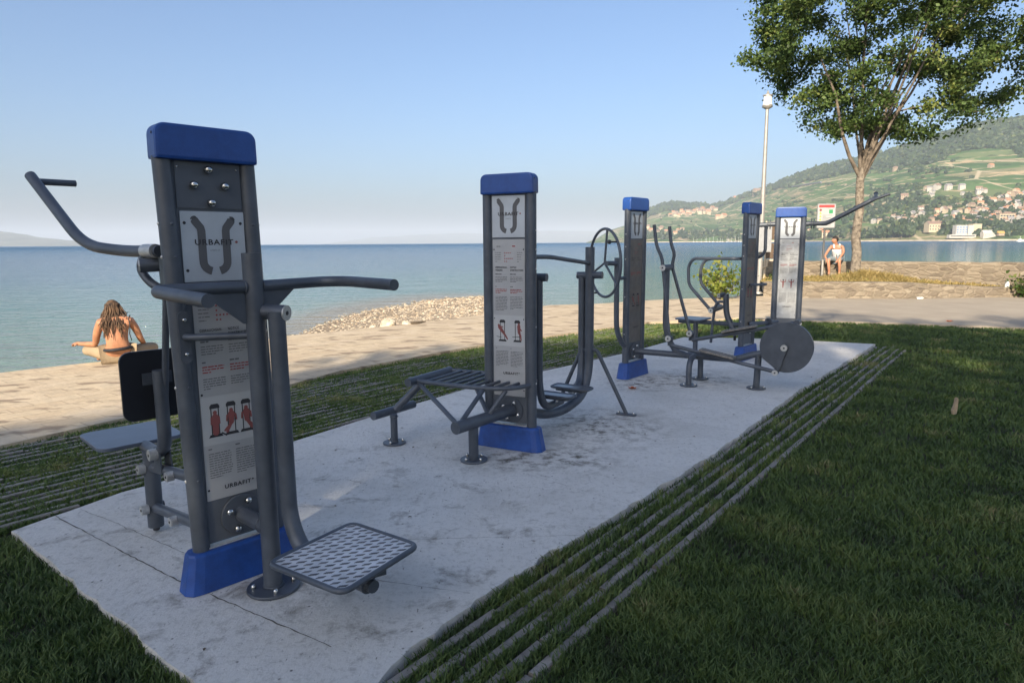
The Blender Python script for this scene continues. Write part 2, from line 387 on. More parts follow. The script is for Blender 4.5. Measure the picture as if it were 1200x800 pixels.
def joint(root, p0, p1, r=.033, name='pivot', m=None):
    "horizontal pivot barrel with brushed end cap and small centre bolt"
    o = tb(root, name, [p0, p1], r, m or STEEL, 0, 22)
    a = Vector(p0); b = Vector(p1); t = (b-a).normalized()
    e = b+t*.006
    MB().tube(qs([tuple(b), tuple(e)]), r*.98, 22).build('end_cap', BRUSH, o, recalc=False)
    bolt(o, tuple(e), tuple(t), r*.28, .003, INK, 'screw', .001)
    return o

# ---- station 1 : swinging footplate in front, lifting seat with overhead arms behind
dx1 = lambda z: .024-.022*z
s1 = station('M1', -1.452, 2.884, 45.3, 'nearest fitness station with patterned metal footplate in front and seat with overhead arms behind')
column(s1, dx=dx1)
up1 = MB().prism(rrect(-.139+dx1(1.8), .139+dx1(1.8), 1.728, 1.925, .003, 2), -.012, -.016, 'y').build('upper_plate', STEEL2, s1)
for a, z in ((0, 1.893), (-.066, 1.826), (.066, 1.826), (.002, 1.752)):
    bolt(s1, (a+dx1(z), .017, z), (0, 1, 0), .0175, .016, base=.014)
for sg in (-1, 1): MB().dome(q(sg*.127+dx1(1.9), .017, 1.90), (0, -1, 0), .005, .003, 8).build('screw', CHROME, up1, recalc=False)
lp = plate(s1, 'logo_plate', LOGO_PL, -.138+dx1(1.5), .138+dx1(1.5), 1.41, 1.715, .012, .016, .003)
logo(lp, dx1(1.5), 1.41, 1.715, .0172)
for sg in (-1, 1):
    for z in (1.46, 1.665): MB().dome(q(sg*.122+dx1(1.5), .0165, z), (0, -1, 0), .007, .004, 8).build('screw', INK, lp, recalc=False)
sign(s1, .01, .405, 1.40, .012, ('stand', 'swingl', 'swingr'), .70, .155, 11, .455, picx=(-.062, .012, .082))
flange(s1, .03, .012, .305)
tb(s1, 'stub_tube', [(.03, .02, .305), (.05, .24, .30)], .036, fil=0)
post = tb(s1, 'front_post', [(.058, .245, .01), (.052, .245, 1.535)], .041, fil=0, seg=24)
foot_disc(s1, .06, .245, 0, .118, 4)
# handlebar
tb(s1, 'handlebar', [(-.305, .68, 1.377), (-.335, .255, 1.39), (-.31, .235, 1.392), (.055, .245, 1.392)], .026, fil=.035)
tb(s1, 'handlebar', [(.055, .245, 1.392), (.385, .245, 1.398), (.445, .36, 1.401), (.445, .727, 1.398)], .0245, fil=.09)
MB().prism([(-.17, 1.375), (.04, 1.375), (.04, 1.23), (.0, 1.235)], -.242, -.25, 'y').build('gusset', STEEL, s1)
MB().prism([(.07, 1.375), (.24, 1.375), (.12, 1.265), (.07, 1.245)], -.242, -.25, 'y').build('gusset', STEEL, s1)
for sg, a in ((-1, -.17), (1, .175)):
    pl = MB().prism(rrect(a-.024+dx1(1.2), a+.024+dx1(1.2), 1.06, 1.29, .024, 5), -.036, -.044, 'y').build('bracket', STEEL, s1)
    for z in (1.10, 1.25): bolt(pl, (a+dx1(1.2), .044, z), (0, 1, 0), .0095, .007)
    tb(s1, 'tie_rod', [(a+dx1(1.2)-sg*.0, .04, 1.175), (a-sg*.01, .075, 1.175), (.055-sg*-.02, .235, 1.18)], .0155, fil=.03)
joint(s1, (.075, .25, 1.283), (.137, .36, 1.278), .034)
tb(s1, 'swing_arm', [(.105, .338, 1.285), (.108, .345, .36), (.118, .42, .225), (.153, .90, .224)], .036, fil=.13, seg=22)
# footplate
C4 = [Vector((-.104, .569)), Vector((.347, .472)), Vector((.418, .878)), Vector((-.018, .991))]
def quad_round(C4, r):
    out = []
    for i in range(4):
        b = C4[i]; a = C4[i-1]; c = C4[(i+1) % 4]
        p0 = b+(a-b).normalized()*r; p1 = b+(c-b).normalized()*r
        for k in range(6):
            t = k/5; out.append(p0*(1-t)**2+b*2*t*(1-t)+p1*t*t)
    return out
P = quad_round(C4, .05); ctr = sum(P, Vector((0, 0)))/len(P)
fp = MB().prism([(p.x, -p.y) for p in [ctr+(p-ctr)*.975 for p in P]], .287, .296, 'z').build('footplate', ALU, s1)
MB().tube([q(p.x, p.y, .291) for p in P], .0125, 10, closed=True).build('rim', STEEL, fp, recalc=False)
MB().prism([(p.x, -p.y) for p in [ctr+(p-ctr)*.9 for p in P]], .262, .2865, 'z').build('underside', STEEL, fp)
e1 = (C4[1]-C4[0]); e2 = (C4[3]-C4[0]); tm = MB()
nu, nv = 10, 10
for i in range(nu):
    for j in range(nv):
        fx = (i+.5)/nu*.95+.025; fy = (j+.5)/nv*.95+.025
        c = C4[0]+e1*fx+e2*fy+(C4[2]-C4[1]-e2)*fx*fy
        d = (e1.normalized()+e2.normalized()).normalized(); s_ = Vector((-d.y, d.x))
        if (i+j) % 2 == 0: cells = [(0, .0155, .0085)]
        else: cells = [(k*.0068, .0022, .0085) for k in (-2, -1, 0, 1, 2)]
        for off, hw, hh in cells:
            m_ = c+d*off; sk = e1.normalized()*hh; w_ = d*hw
            pts = [m_-w_-sk, m_+w_-sk, m_+w_+sk, m_-w_+sk]
            tm.add([q(p.x, p.y, .2962) for p in pts]+[q(p.x, p.y, .2985) for p in [c2*.8+m_*.2 for c2 in pts]],
                   [tuple((t, (t+1) % 4, 4+(t+1) % 4, 4+t)) for t in range(4)]+[(4, 5, 6, 7)])
tm.build('tread_pattern', TREAD_IN, fp)
tb(s1, 'arm_end', [(.155, .8, .226), (.157, .93, .226)], .026, fil=0)
MB().box(q(.14, .74, .262), (.12, .16, .012), R(-12)).build('plate_bracket', STEEL, s1)
# lifting seat behind the column
ap = -.109
tb(s1, 'seat_post', [(ap, -.812, .035), (ap, -.80, .47)], .041, fil=0, seg=22)
bolt(s1, (ap, -.812, .034), (0, 0, -1), .018, .008, INK, 'rubber_stop', .02)
for z0, z1 in ((.375, .44), (.145, .205)):
    tb(s1, 'linkage_bar', [(ap, -.80, z0), (ap, -.05, z1+.05)], .027, fil=0)
    tb(s1, 'bolt_shaft', [(ap+.05, -.82, z0), (ap-.035, -.82, z0)], .02, fil=0)
    joint(s1, (ap-.036, -.80, z0), (ap-.066, -.80, z0), .027, 'pivot_bolt', BRUSH)
    joint(s1, (ap-.02, -.40, z1-.01), (ap-.05, -.40, z1-.01), .025, 'pivot_bolt', BRUSH)
joint(s1, (ap-.03, -.60, .50), (ap-.062, -.60, .50), .030, 'pivot_bolt', BRUSH)
bk = MB(); bk.prism([(.54, .40), (.66, .39), (.64, .53), (.57, .53)], ap-.03, ap-.022, 'x'); bk.prism([(.54, .40), (.66, .39), (.64, .53), (.57, .53)], ap+.022, ap+.03, 'x')
bk.build('bracket', STEEL, s1)
tb(s1, 'lever_rod', [(ap+.01, -.60, .50), (ap+.03, -.42, 1.42)], .0165, fil=0)
tb(s1, 'backrest_tube', [(ap, -.88, .475), (ap, -.72, .475), (ap, -.545, .53), (ap, -.545, .945)], .033, fil=.11, seg=20)
st = MB().prism([(p[0], p[1]) for p in rrect(-.335, .10, .865, 1.31, .06, 6)], .485, .505, 'z').build('seat', SEATM, s1, bevel=.004)
MB().tube([q(-.2, -1.2, .474), q(0, -1.2, .474)], .012, 8).tube([q(ap, -.85, .468), q(ap, -1.2, .468)], .018, 10).build('seat_bracket', STEEL, st, recalc=False)
br = MB().prism(rrect(-.275, .06, .69, 1.045, .05, 6), .588, .606, 'y').build('backrest', RUBBER, s1, bevel=.003)
MB().box((ap, .583, .9), (.07, .004, .03)).build('backrest_bracket', STEEL, br)
# overhead arms
for sg in (-1, 1):
    f = (lambda a: a) if sg < 0 else (lambda a: -a)
    tb(s1, 'overhead_arm', [(f(-.20), -.10, 1.545), (f(-.25), -.42, 1.543), (f(-.345), -.72, 1.572), (f(-.445), -1.19, 1.93)], .0265, fil=.14)
    tb(s1, 'hand_grip', [(f(-.43), -1.17, 1.90), (f(-.245), -1.2, 1.902)], .017, fil=0)
    tb(s1, 'arm_collar', [(f(-.21), -.12, 1.545), (f(-.223), -.22, 1.545)], .031, BRUSH, fil=0)
    tb(s1, 'crank_link', [(f(-.215), -.22, 1.55), (f(-.24), -.27, 1.47), (f(-.22), -.2, 1.40), (f(-.17), -.12, 1.36)], .019, fil=.07)
    joint(s1, (f(-.19), -.16, 1.485), (f(-.262), -.18, 1.482), .031)
MB().prism([(.04, 1.34), (.22, 1.34), (.24, 1.56), (.04, 1.58)], -.17, -.155, 'x').prism([(.04, 1.34), (.22, 1.34), (.24, 1.56), (.04, 1.58)], .155, .17, 'x').build('arm_bracket', STEEL, s1)

weld(s1, (.05, .205, .302), (0, 1, 0), .038); weld(s1, (.092, .245, 1.393), (1, .0, 0), .0265); weld(s1, (.012, .245, 1.392), (1, 0, 0), .0275); weld(s1, (.06, .245, .02), (0, 0, 1), .043); weld(s1, (.032, .022, .305), (0, 1, 0), .038)
# ---- station 2 : slatted sit-up bench in front, leg swinging walker behind
s2 = station('M2', -.176, 5.092, -26., 'middle fitness station with a slatted curved bench in front and walking pedals behind')
column(s2)
lp = plate(s2, 'logo_plate', LOGO_PL, -.134, .134, 1.611, 1.915, .012, .016, .003); logo(lp, 0, 1.611, 1.915, .0172)
sign(s2, 0, .41, 1.597, .012, ('lean', 'hang'), .83, .165, 31, .585, m=None, picx=(-.055, .07))
flange(s2, .016, .012, .30)
tb(s2, 'main_tube', [(.016, .02, .30), (-.114, .64, .30)], .045, fil=0, seg=22)
tb(s2, 'bench_leg', [(-.098, .415, .01), (-.085, .44, .28)], .036, fil=0, seg=20); foot_disc(s2, -.1, .41, 0, .1, 4)
tb(s2, 'bench_leg', [(-.878, .31, .01), (-.872, .315, .24)], .028, fil=0, seg=18); foot_disc(s2, -.878, .31, 0, .09, 3)
tb(s2, 'foot_roller', [(-.962, .46, .25), (-.90, .0, .25)], .033, fil=0, seg=20)
tb(s2, 'bench_strut', [(-.915, .235, .255), (-.705, .10, .50)], .03, fil=0)
ZB = .51
tb(s2, 'bench_head_tube', [(-.72, .33, ZB), (-.685, -.245, ZB)], .033, fil=0, seg=20)
loop = [(-.70, .245, ZB), (-.3, .262, ZB-.004), (.0, .25, ZB), (.13, .17, ZB+.003), (.185, .04, ZB+.004), (.17, -.11, ZB+.004), (.08, -.23, ZB+.002), (-.1, -.27, ZB), (-.4, -.262, ZB), (-.665, -.235, ZB)]
tb(s2, 'bench_rail', loop, .017, fil=.16)
for k in range(9):
    a = -.60+k*.083; y0 = .25; y1 = -.255
    if k > 6: y0 -= (k-6)*.045; y1 += (k-6)*.05
    tb(s2, 'bench_slat', [(a, y0, ZB+.003), (a+.03, y1, ZB+.003)], .0125, fil=0, seg=10)
for p0, p1 in (((-.69, .23, ZB-.015), (-.115, .60, .31)), ((-.1, .255, ZB-.015), (-.11, .58, .32)), ((.06, .20, ZB-.015), (-.03, .3, .325)), ((-.5, -.25, ZB-.015), (-.06, .26, .32))):
    tb(s2, 'bench_brace', [p0, p1], .0175, fil=0, seg=12)
weld(s2, (-.098, .415, .018), (0, 0, 1), .038); weld(s2, (-.877, .31, .018), (0, 0, 1), .03); weld(s2, (-.086, .43, .262), (0, 0, 1), .038); weld(s2, (.014, .03, .30), (-.2, 1, 0), .047); weld(s2, (-.872, .315, .222), (0, 0, 1), .03)
# walker
tb(s2, 'back_beam', [(0, -.02, .30), (.01, -.34, .2), (.04, -.62, .115), (.10, -.88, .10), (.18, -1.14, .19), (.2, -1.235, .42), (.2, -1.235, 1.53)], .042, fil=.14, seg=22)
tb(s2, 'handle_rail', [(.19, -.03, 1.467), (.2, -.30, 1.462), (.2, -1.22, 1.385)], .0175, fil=.1)
joint(s2, (.32, -1.235, 1.28), (.085, -1.235, 1.275), .032)
tb(s2, 'pedal_hanger', [(.125, -1.235, 1.27), (.128, -1.235, .50), (.14, -1.17, .30), (.16, -.9, .27)], .032, fil=.16, seg=18)
joint(s2, (.16, -.34, 1.30), (.02, -.34, 1.30), .032)
tb(s2, 'pedal_hanger', [(.09, -.34, 1.29), (.09, -.34, .42), (.10, -.42, .22), (.16, -.66, .24)], .032, fil=.16, seg=18)
def pedal(root, cx, cy, z, la, ln, rot=0., m=PEDALM):
    P = rrect(-la, la, -ln, ln, min(la, ln)*.5, 5); c, s_ = math.cos(rot), math.sin(rot)
    T = lambda p, k=1.: (cx+(p[0]*c-p[1]*s_)*k, -cy+(p[0]*s_+p[1]*c)*k)
    pd = MB().prism([T(p, .96) for p in P], z-.003, z+.004).build('pedal', m, root)
    MB().tube([(*T(p), z) for p in P], .011, 8, closed=True).build('rim', STEEL, pd, recalc=False)
    MB().prism([T(p, .8) for p in P], z-.03, z-.004).build('underside', STEEL, pd)
    bolt(pd, (cx, cy, z-.03), (0, 0, -1), .02, .012, CHROME, base=.02)
pedal(s2, .205, -.785, .335, .175, .07, -.1)
pedal(s2, .175, -.50, .325, .16, .07, -.1)
tb(s2, 'brace_leg', [(.20, -1.235, .60), (.27, -1.245, .60), (.54, -1.313, .012)], .0185, fil=.07)
tb(s2, 'brace_leg', [(.20, -1.235, .60), (.13, -1.23, .60), (-.12, -1.22, .012)], .0185, fil=.07)
for a, n in ((.54, -1.313), (-.12, -1.22)):
    f = MB().prism(rrect(a-.095, a+.095, -n-.035, -n+.035, .03, 4), .002, .012).build('foot_plate', STEEL, s2)
    for d in (-.07, .07): bolt(f, (a+d, n, .012), (0, 0, 1), .011, .014, base=.01)

# ---- station 3 : turning wheel on one side, cross trainer on the other
s3 = station('M3', 1.317, 7.633, 50., 'fitness station with spoked turning wheel on its left and cross trainer with round flywheel cover')
column(s3)
lp = plate(s3, 'logo_plate', LOGO_PL, -.134, .134, 1.611, 1.915, .012, .016, .003); logo(lp, 0, 1.611, 1.915, .0172, wscale=.9)
sign(s3, 0, .41, 1.597, .012, ('lean', 'hang'), .83, .15, 51, .585, m=SIGN_D, picx=(-.05, .05))
flange(s3, 0, .012, .30)
# trainer in its own rotated coordinates
RT = R(8.)
def T(a, n, z): return (a*math.cos(RT)+n*math.sin(RT), n*math.cos(RT)-a*math.sin(RT), z)
def Ts(P): return [T(*p) for p in P]
tb(s3, 'main_beam', Ts([(0, -.0, .30), (0, .64, .30), (0, 1.18, .30), (0, 1.36, .37), (0, 1.46, .39), (0, 1.60, .40)]), .035, fil=.12, seg=20)
for sg in (-1, 1):
    tb(s3, 'beam_leg', Ts([(0, .74, .305), (sg*.15, .74, .30), (sg*.22, .74, .22), (sg*.22, .74, .01)]), .032, fil=.1, seg=18)
    foot_disc(s3, *T(sg*.22, .74, 0)[:2], 0, .095, 3)
tb(s3, 'beam_leg', Ts([(0, 1.41, .01), (0, 1.42, .38)]), .034, fil=0, seg=18); foot_disc(s3, *T(0, 1.41, 0)[:2], 0, .1, 3)
tb(s3, 'lever_post', Ts([(0, .62, .31), (0, .52, .33), (0, .435, .45), (0, .385, .60), (0, .385, 1.30)]), .033, fil=.1, seg=18)
joint(s3, T(.16, .385, 1.285), T(-.15, .385, 1.285), .034)
tb(s3, 'hand_lever', Ts([(-.12, .265, 1.76), (-.12, .30, 1.52), (-.12, .365, 1.40), (-.12, .38, 1.28), (-.12, .475, .50)]), .0185, fil=.07)
tb(s3, 'hand_lever', Ts([(.12, .36, 1.745), (.12, .385, 1.54), (.12, .43, 1.44), (.12, .40, 1.30), (.12, .64, .54)]), .0185, fil=.07)
for a, n, z in ((-.12, .475, .5), (.12, .64, .54)):
    joint(s3, T(a+.02, n, z), T(a-.05, n, z), .034)
    MB().prism([(-(T(a, n, z)[1])-.03, z-.09), (-(T(a, n, z)[1])+.03, z-.09), (-(T(a, n, z)[1])+.03, z+.02), (-(T(a, n, z)[1])-.03, z+.02)], T(a, n, z)[0]+.02, T(a, n, z)[0]+.03, 'x').build('bracket', STEEL, s3)
tb(s3, 'foot_rail', Ts([(-.12, .50, .42), (-.12, 1.62, .225)]), .0215, fil=0)
tb(s3, 'foot_rail', Ts([(.12, .66, .46), (.12, 1.77, .725)]), .0215, fil=0)
def tread(p0, p1, a, wd=.07):
    A, B = Vector(T(a, *p0)), Vector(T(a, *p1)); d = (B-A); L = d.length; d.normalize(); side = Vector(T(1, 0, 0)).normalized(); nrm = d.cross(side)
    if nrm.z < 0: nrm = -nrm
    m = MB(); V = []
    for k in (0, 1):
        for e, sg in ((A, -1), (B, -1), (B, 1), (A, 1)): V.append(q(*(e+side*sg*wd+nrm*(.02+k*.02))))
    m.add(V, [(0, 1, 2, 3), (4, 5, 6, 7), (0, 1, 5, 4), (1, 2, 6, 5), (2, 3, 7, 6), (3, 0, 4, 7)])
    o = m.build('foot_tread', TREADP, s3, bevel=.006); r_ = MB()
    for k in range(9):
        c = A+d*L*(k+1)/10+nrm*.041
        r_.tube(qs([tuple(c-side*wd*.8), tuple(c+side*wd*.8)]), .004, 6)
    r_.build('grip_ribs', TREADP, o, recalc=False)
tread((.83, .375), (1.20, .31), -.14); tread((1.0, .548), (1.36, .635), .14)
dc = T(0, 1.70, .478); side = Vector(T(1, 0, 0)).normalized()
# flywheel cover: disc with a cut-away lower left
V2 = []
for k in range(48):
    t = 2*PI*k/48; r_ = .255
    V2.append((1.70+r_*math.cos(t), .478+r_*math.sin(t)))
V2 = [p for p in V2 if not (p[0] < 1.62 and p[1] < .34)]
V2 = sorted(V2, key=lambda p: math.atan2(p[1]-.478, p[0]-1.70))
m = MB(); n = len(V2)
for s_, aa in ((0, -.06), (1, .06)): m.v += [q(*T(aa, p[0], p[1])) for p in V2]
m.f = [tuple(range(n)), tuple(range(n, 2*n))]+[(i, (i+1) % n, n+(i+1) % n, n+i) for i in range(n)]; m.sm = [False]*len(m.f); m.mi = [0]*len(m.f)
m.build('flywheel_cover', STEEL, s3, bevel=.008)
joint(s3, T(-.06, 1.69, .48), T(-.12, 1.69, .48), .034)
def crank(a, p0, p1):
    d = Vector((p1[0]-p0[0], p1[1]-p0[1])).normalized(); s_ = Vector((-d.y, d.x)); P0, P1 = Vector(p0), Vector(p1)
    pts = [P0+s_*.03, P0-s_*.03, P1-s_*.022, P1+d*.02, P1+s_*.022]
    m = MB(); n = len(pts)
    for aa in (a-.007, a+.007): m.v += [q(*T(aa, p.x, p.y)) for p in pts]
    m.f = [tuple(range(n)), tuple(range(n, 2*n))]+[(i, (i+1) % n, n+(i+1) % n, n+i) for i in range(n)]; m.sm = [False]*len(m.f); m.mi = [0]*len(m.f)
    m.build('crank', STEEL, s3)
crank(-.09, (1.69, .48), (1.62, .222)); crank(.09, (1.70, .48), (1.77, .725))
joint(s3, T(-.08, 1.62, .222), T(-.16, 1.62, .222), .03); joint(s3, T(.06, 1.77, .73), T(.19, 1.77, .73), .03)
# turning wheel
tb(s3, 'wheel_post', [(-.14, 0, .36), (-.24, -.0, .40), (-.385, .0, .57), (-.395, 0, .8), (-.40, 0, 1.40)], .03, fil=.13, seg=18)
tb(s3, 'tie_rod', [(-.40, 0, 1.165), (-.17, 0, 1.17)], .02, fil=0)
joint(s3, (-.62, .0, 1.345), (-.335, .0, 1.335), .026)
wc = Vector((-.60, .0, 1.345)); N1 = Vector((-.86, -.50, 0)).normalized(); T1 = Vector((0, 0, 1)); T2 = N1.cross(T1).normalized(); RW = .372
wc = Vector((-.56, -.06, 1.345))
ring = [tuple(wc+T1*RW*math.cos(2*PI*k/48)+T2*RW*.98*math.sin(2*PI*k/48)) for k in range(48)]
wh = MB().tube(qs(ring), .0155, 10, closed=True).build('turning_wheel', STEEL, s3, recalc=False)
for ang in (8, 128, 248):
    t = R(ang); tb(wh, 'spoke', [tuple(wc), tuple(wc+T1*RW*math.cos(t)+T2*RW*.98*math.sin(t))], .0125, fil=0, seg=10)
for ang, s_ in ((52, 1), (205, 1)):
    t = R(ang); p = wc+T1*RW*math.cos(t)+T2*RW*.98*math.sin(t)
    tb(wh, 'knob', [tuple(p), tuple(p+N1*.07), tuple(p+N1*.075), tuple(p+N1*.11)], .01, RUBBER, fil=0, seg=10)
    MB().disc(q(*(p+N1*.1)), (N1.x, -N1.y, N1.z), .024, .045, 14, bev=.3).build('knob', RUBBER, wh, recalc=False)

# ---- station 4 : seated press with two bent push frames
s4 = station('M4', 3.055, 8.788, 48.7, 'fitness station seen nearly edge-on, with two bent push frames and seat on its left')
column(s4)
lp = plate(s4, 'logo_plate', LOGO_PL, -.134, .134, 1.611, 1.915, .012, .016, .003); logo(lp, 0, 1.611, 1.915, .0172, wscale=.9)
sign(s4, 0, .41, 1.597, .012, ('stand', 'stand'), .83, .15, 71, .585, m=SIGN_D, picx=(-.05, .05))
tb(s4, 'push_frame', [(-.0, -.04, 1.342), (-.25, -.08, 1.348), (-.25, -.69, 1.345), (-.25, -.755, 1.24), (-.25, -.745, .985), (-.25, -.40, .64)], .0215, fil=.08)
tb(s4, 'push_frame', [(.0, -.60, 1.335), (.20, -.63, 1.33), (.25, -.75, 1.31), (.25, -.812, 1.20), (.25, -.806, .98), (.25, -.50, .66)], .0215, fil=.07)
tb(s4, 'push_bar', [(0, -.05, 1.345), (0, -.62, 1.338)], .0215, fil=0)
tb(s4, 'lever_arm', [(.0, -.04, 1.345), (.24, -.03, 1.345), (.255, .04, 1.36), (.25, .105, 1.43), (.25, .10, 1.76)], .0215, fil=.08)
tb(s4, 'side_grip', [(-.06, .04, 1.0), (.1, .14, 1.0), (.19, .16, 1.0)], .018, fil=.05)
tb(s4, 'pivot_shaft', [(-.27, -.395, .65), (.27, -.50, .65)], .04, fil=0)
joint(s4, (-.24, -.395, .65), (-.30, -.385, .65), .034)
tb(s4, 'upright', [(0, -.14, .30), (0, -.17, .36), (0, -.28, .55), (0, -.30, .66), (0, -.31, .86)], .04, fil=.1, seg=18)
joint(s4, (.0, -.33, .85), (-.09, -.37, .84), .03)
tb(s4, 'lever_loop', [(-.1, -.30, .76), (-.12, -.37, .76), (-.14, -.40, .68), (-.14, -.42, .5), (-.14, -.44, .19)], .019, fil=.07)
tb(s4, 'seat_beam', [(0, -1.0, .44), (0, -.5, .45), (0, -.10, .45)], .03, fil=0)
tb(s4, 'seat_leg', [(0, -.735, .01), (0, -.74, .46)], .034, fil=0, seg=18); foot_disc(s4, 0, -.735, 0, .1, 3)
MB().prism(rrect(-.2, .2, .58, .98, .05, 5), .478, .498).build('seat', SEATM, s4, bevel=.004)
for a in (-.1, .1): joint(s4, (a, .03, .38), (a, .085, .38), .025)
tb(s4, 'foot_bar', [(.0, .02, .47), (.2, .18, .48), (.45, .24, .475)], .028, fil=.08)
MB().disc(q(.25, .2, .48), (1, -.2, 0), .06, .03, 22).build('collar', STEEL, s4, recalc=False)
tb(s4, 'rubber_foot', [(0, -.16, .30), (0, -.16, .23)], .018, RUBBER, fil=0)

# ---- station 5 : pull-down arms
s5 = station('M5', 4.014, 10.172, -21.6, 'farthest fitness station, with pale worn sign and long raised forked arm to its right')
column(s5)
lp = plate(s5, 'logo_plate', LOGO_PL, -.134, .134, 1.611, 1.915, .012, .016, .003); logo(lp, 0, 1.611, 1.915, .0172)
sign(s5, 0, .41, 1.597, .012, ('arms', 'arms'), .87, .155, 91, .585, m=SIGN_W, picx=(-.062, .052))
tb(s5, 'shoulder_bar', [(-.20, -.02, 1.825), (-.44, -.02, 1.815)], .034, fil=0, seg=18)
tb(s5, 'shoulder_bar', [(.20, -.02, 1.825), (.33, -.02, 1.824)], .034, fil=0, seg=18)
for sg in (-1, 1):
    for d in (0, .035):
        MB().disc(q(sg*(.285+d), -.02, 1.825), (1, 0, 0), .075, .014, 8, bev=.1).build('collar', STEEL, s5, recalc=False)
tb(s5, 'overhead_arm', [(.33, -.02, 1.824), (.48, -.02, 1.822), (.56, -.02, 1.865), (1.08, .0, 2.155)], .032, fil=.09, seg=18)
tb(s5, 'arm_fork', [(1.02, .0, 2.12), (1.12, -.12, 2.19), (1.14, -.30, 2.25)], .022, fil=.05)
tb(s5, 'arm_fork', [(1.02, .0, 2.12), (1.12, .05, 2.165), (1.27, .06, 2.22)], .02, fil=.05)
MB().dome(q(1.14, -.30, 2.24), (0, 0, 1), .03, .03, 12, base=.01).build('knob', RUBBER, s5, recalc=False)
joint(s5, (.14, .0, .345), (.20, .10, .345), .03)
# ================================================================ the ground
def struct(o, **k):
    o['kind'] = 'structure'
    for a, b in k.items(): o[a] = b
    return o
def sheet(name, pts, z, m, parent=None):
    bm = bmesh.new(); vs_ = [bm.verts.new((p[0], p[1], z if len(p) < 3 else p[2])) for p in pts]
    f = bm.faces.new(vs_); bmesh.ops.triangulate(bm, faces=[f]); bmesh.ops.recalc_face_normals(bm, faces=bm.faces)
    for f in bm.faces:
        if f.normal.z < 0: f.normal_flip()
    me = bpy.data.meshes.new(name); bm.to_mesh(me); bm.free(); me.materials.append(m)
    o = bpy.data.objects.new(name, me); col.objects.link(o)
    if parent: o.parent = parent
    return o
def inpoly(x, y, P):
    "vectorised point in polygon"
    x = np.asarray(x); y = np.asarray(y); c = np.zeros(x.shape, bool); n = len(P)
    for i in range(n):
        x0, y0 = P[i][:2]; x1, y1 = P[(i+1) % n][:2]
        if y0 == y1: continue
        t = ((y0 > y) != (y1 > y)) & (x < (x1-x0)*(y-y0)/(y1-y0)+x0); c ^= t
    return c
def nodes(m): return m.node_tree.nodes, m.node_tree.links
def ramp(n, stops):
    r = n.new('ShaderNodeValToRGB'); e = r.color_ramp.elements
    e[0].position, e[0].color = stops[0][0], (*stops[0][1], 1); e[1].position, e[1].color = stops[-1][0], (*stops[-1][1], 1)
    for p, c in stops[1:-1]:
        k = e.new(p); k.color = (*c, 1)
    return r
def mixc(n, l, fac, a, b, mode='MIX'):
    x = n.new('ShaderNodeMix'); x.data_type = 'RGBA'; x.blend_type = mode
    for s_, v in ((0, fac), (6, a), (7, b)):
        if hasattr(v, 'name') or hasattr(v, 'is_linked'): l.new(v, x.inputs[s_])
        elif isinstance(v, (int, float)): x.inputs[s_].default_value = v
        else: x.inputs[s_].default_value = (*v, 1)
    return x.outputs[2]
def noise_(n, l, vec, scale, detail=4, rough=.6, dist=0.):
    t = n.new('ShaderNodeTexNoise'); t.inputs['Scale'].default_value = scale; t.inputs['Detail'].default_value = detail
    t.inputs['Roughness'].default_value = rough; t.inputs['Distortion'].default_value = dist; l.new(vec, t.inputs['Vector']); return t.outputs['Fac']
def mapr(n, l, v, a, b, c=0., d=1.):
    t = n.new('ShaderNodeMapRange'); l.new(v, t.inputs[0])
    for i, q_ in enumerate((a, b, c, d)): t.inputs[i+1].default_value = q_
    return t.outputs[0]
def mapping(n, l, vec, rz=0., sc=(1, 1, 1)):
    t = n.new('ShaderNodeMapping'); t.inputs['Rotation'].default_value = (0, 0, rz); t.inputs['Scale'].default_value = sc
    l.new(vec, t.inputs[0]); return t.outputs[0]
def bump_(n, l, h, strength, dist, prev=None):
    b = n.new('ShaderNodeBump'); b.inputs['Strength'].default_value = strength; b.inputs['Distance'].default_value = dist
    l.new(h, b.inputs['Height'])
    if prev: l.new(prev, b.inputs['Normal'])
    return b.outputs[0]
def newmat(name, rough=.8):
    m = bpy.data.materials.new(name); m.use_nodes = True; n, l = nodes(m); b = n['Principled BSDF']; b.inputs['Roughness'].default_value = rough
    g = n.new('ShaderNodeNewGeometry'); return m, n, l, b, g.outputs['Position']

# concrete
M_CONC, n, l, b, P_ = newmat('slab_concrete', .85)
c1 = ramp(n, [(.3, (.55, .53, .49)), (.5, (.66, .64, .60)), (.72, (.72, .70, .66))]); l.new(noise_(n, l, P_, 1.1, 6, .65), c1.inputs[0])
st_ = mapr(n, l, noise_(n, l, P_, 4.5, 8, .72, .4), .54, .70)
near = n.new('ShaderNodeVectorMath'); near.operation = 'DISTANCE'; l.new(P_, near.inputs[0]); near.inputs[1].default_value = (-1.3, 3.0, 0)
nf = mapr(n, l, near.outputs['Value'], 1.2, 3.2, 1., .25)
mu = n.new('ShaderNodeMath'); mu.operation = 'MULTIPLY'; l.new(st_, mu.inputs[0]); l.new(nf, mu.inputs[1])
cA = mixc(n, l, mu.outputs[0], c1.outputs[0], (.22, .20, .175))
sp = mapr(n, l, noise_(n, l, mapping(n, l, P_, .65, (30, 9, 10)), 1.6, 5, .7), .63, .70)
mu2 = n.new('ShaderNodeMath'); mu2.operation = 'MULTIPLY'; l.new(sp, mu2.inputs[0]); l.new(nf, mu2.inputs[1])
cB = mixc(n, l, mu2.outputs[0], cA, (.12, .11, .10))
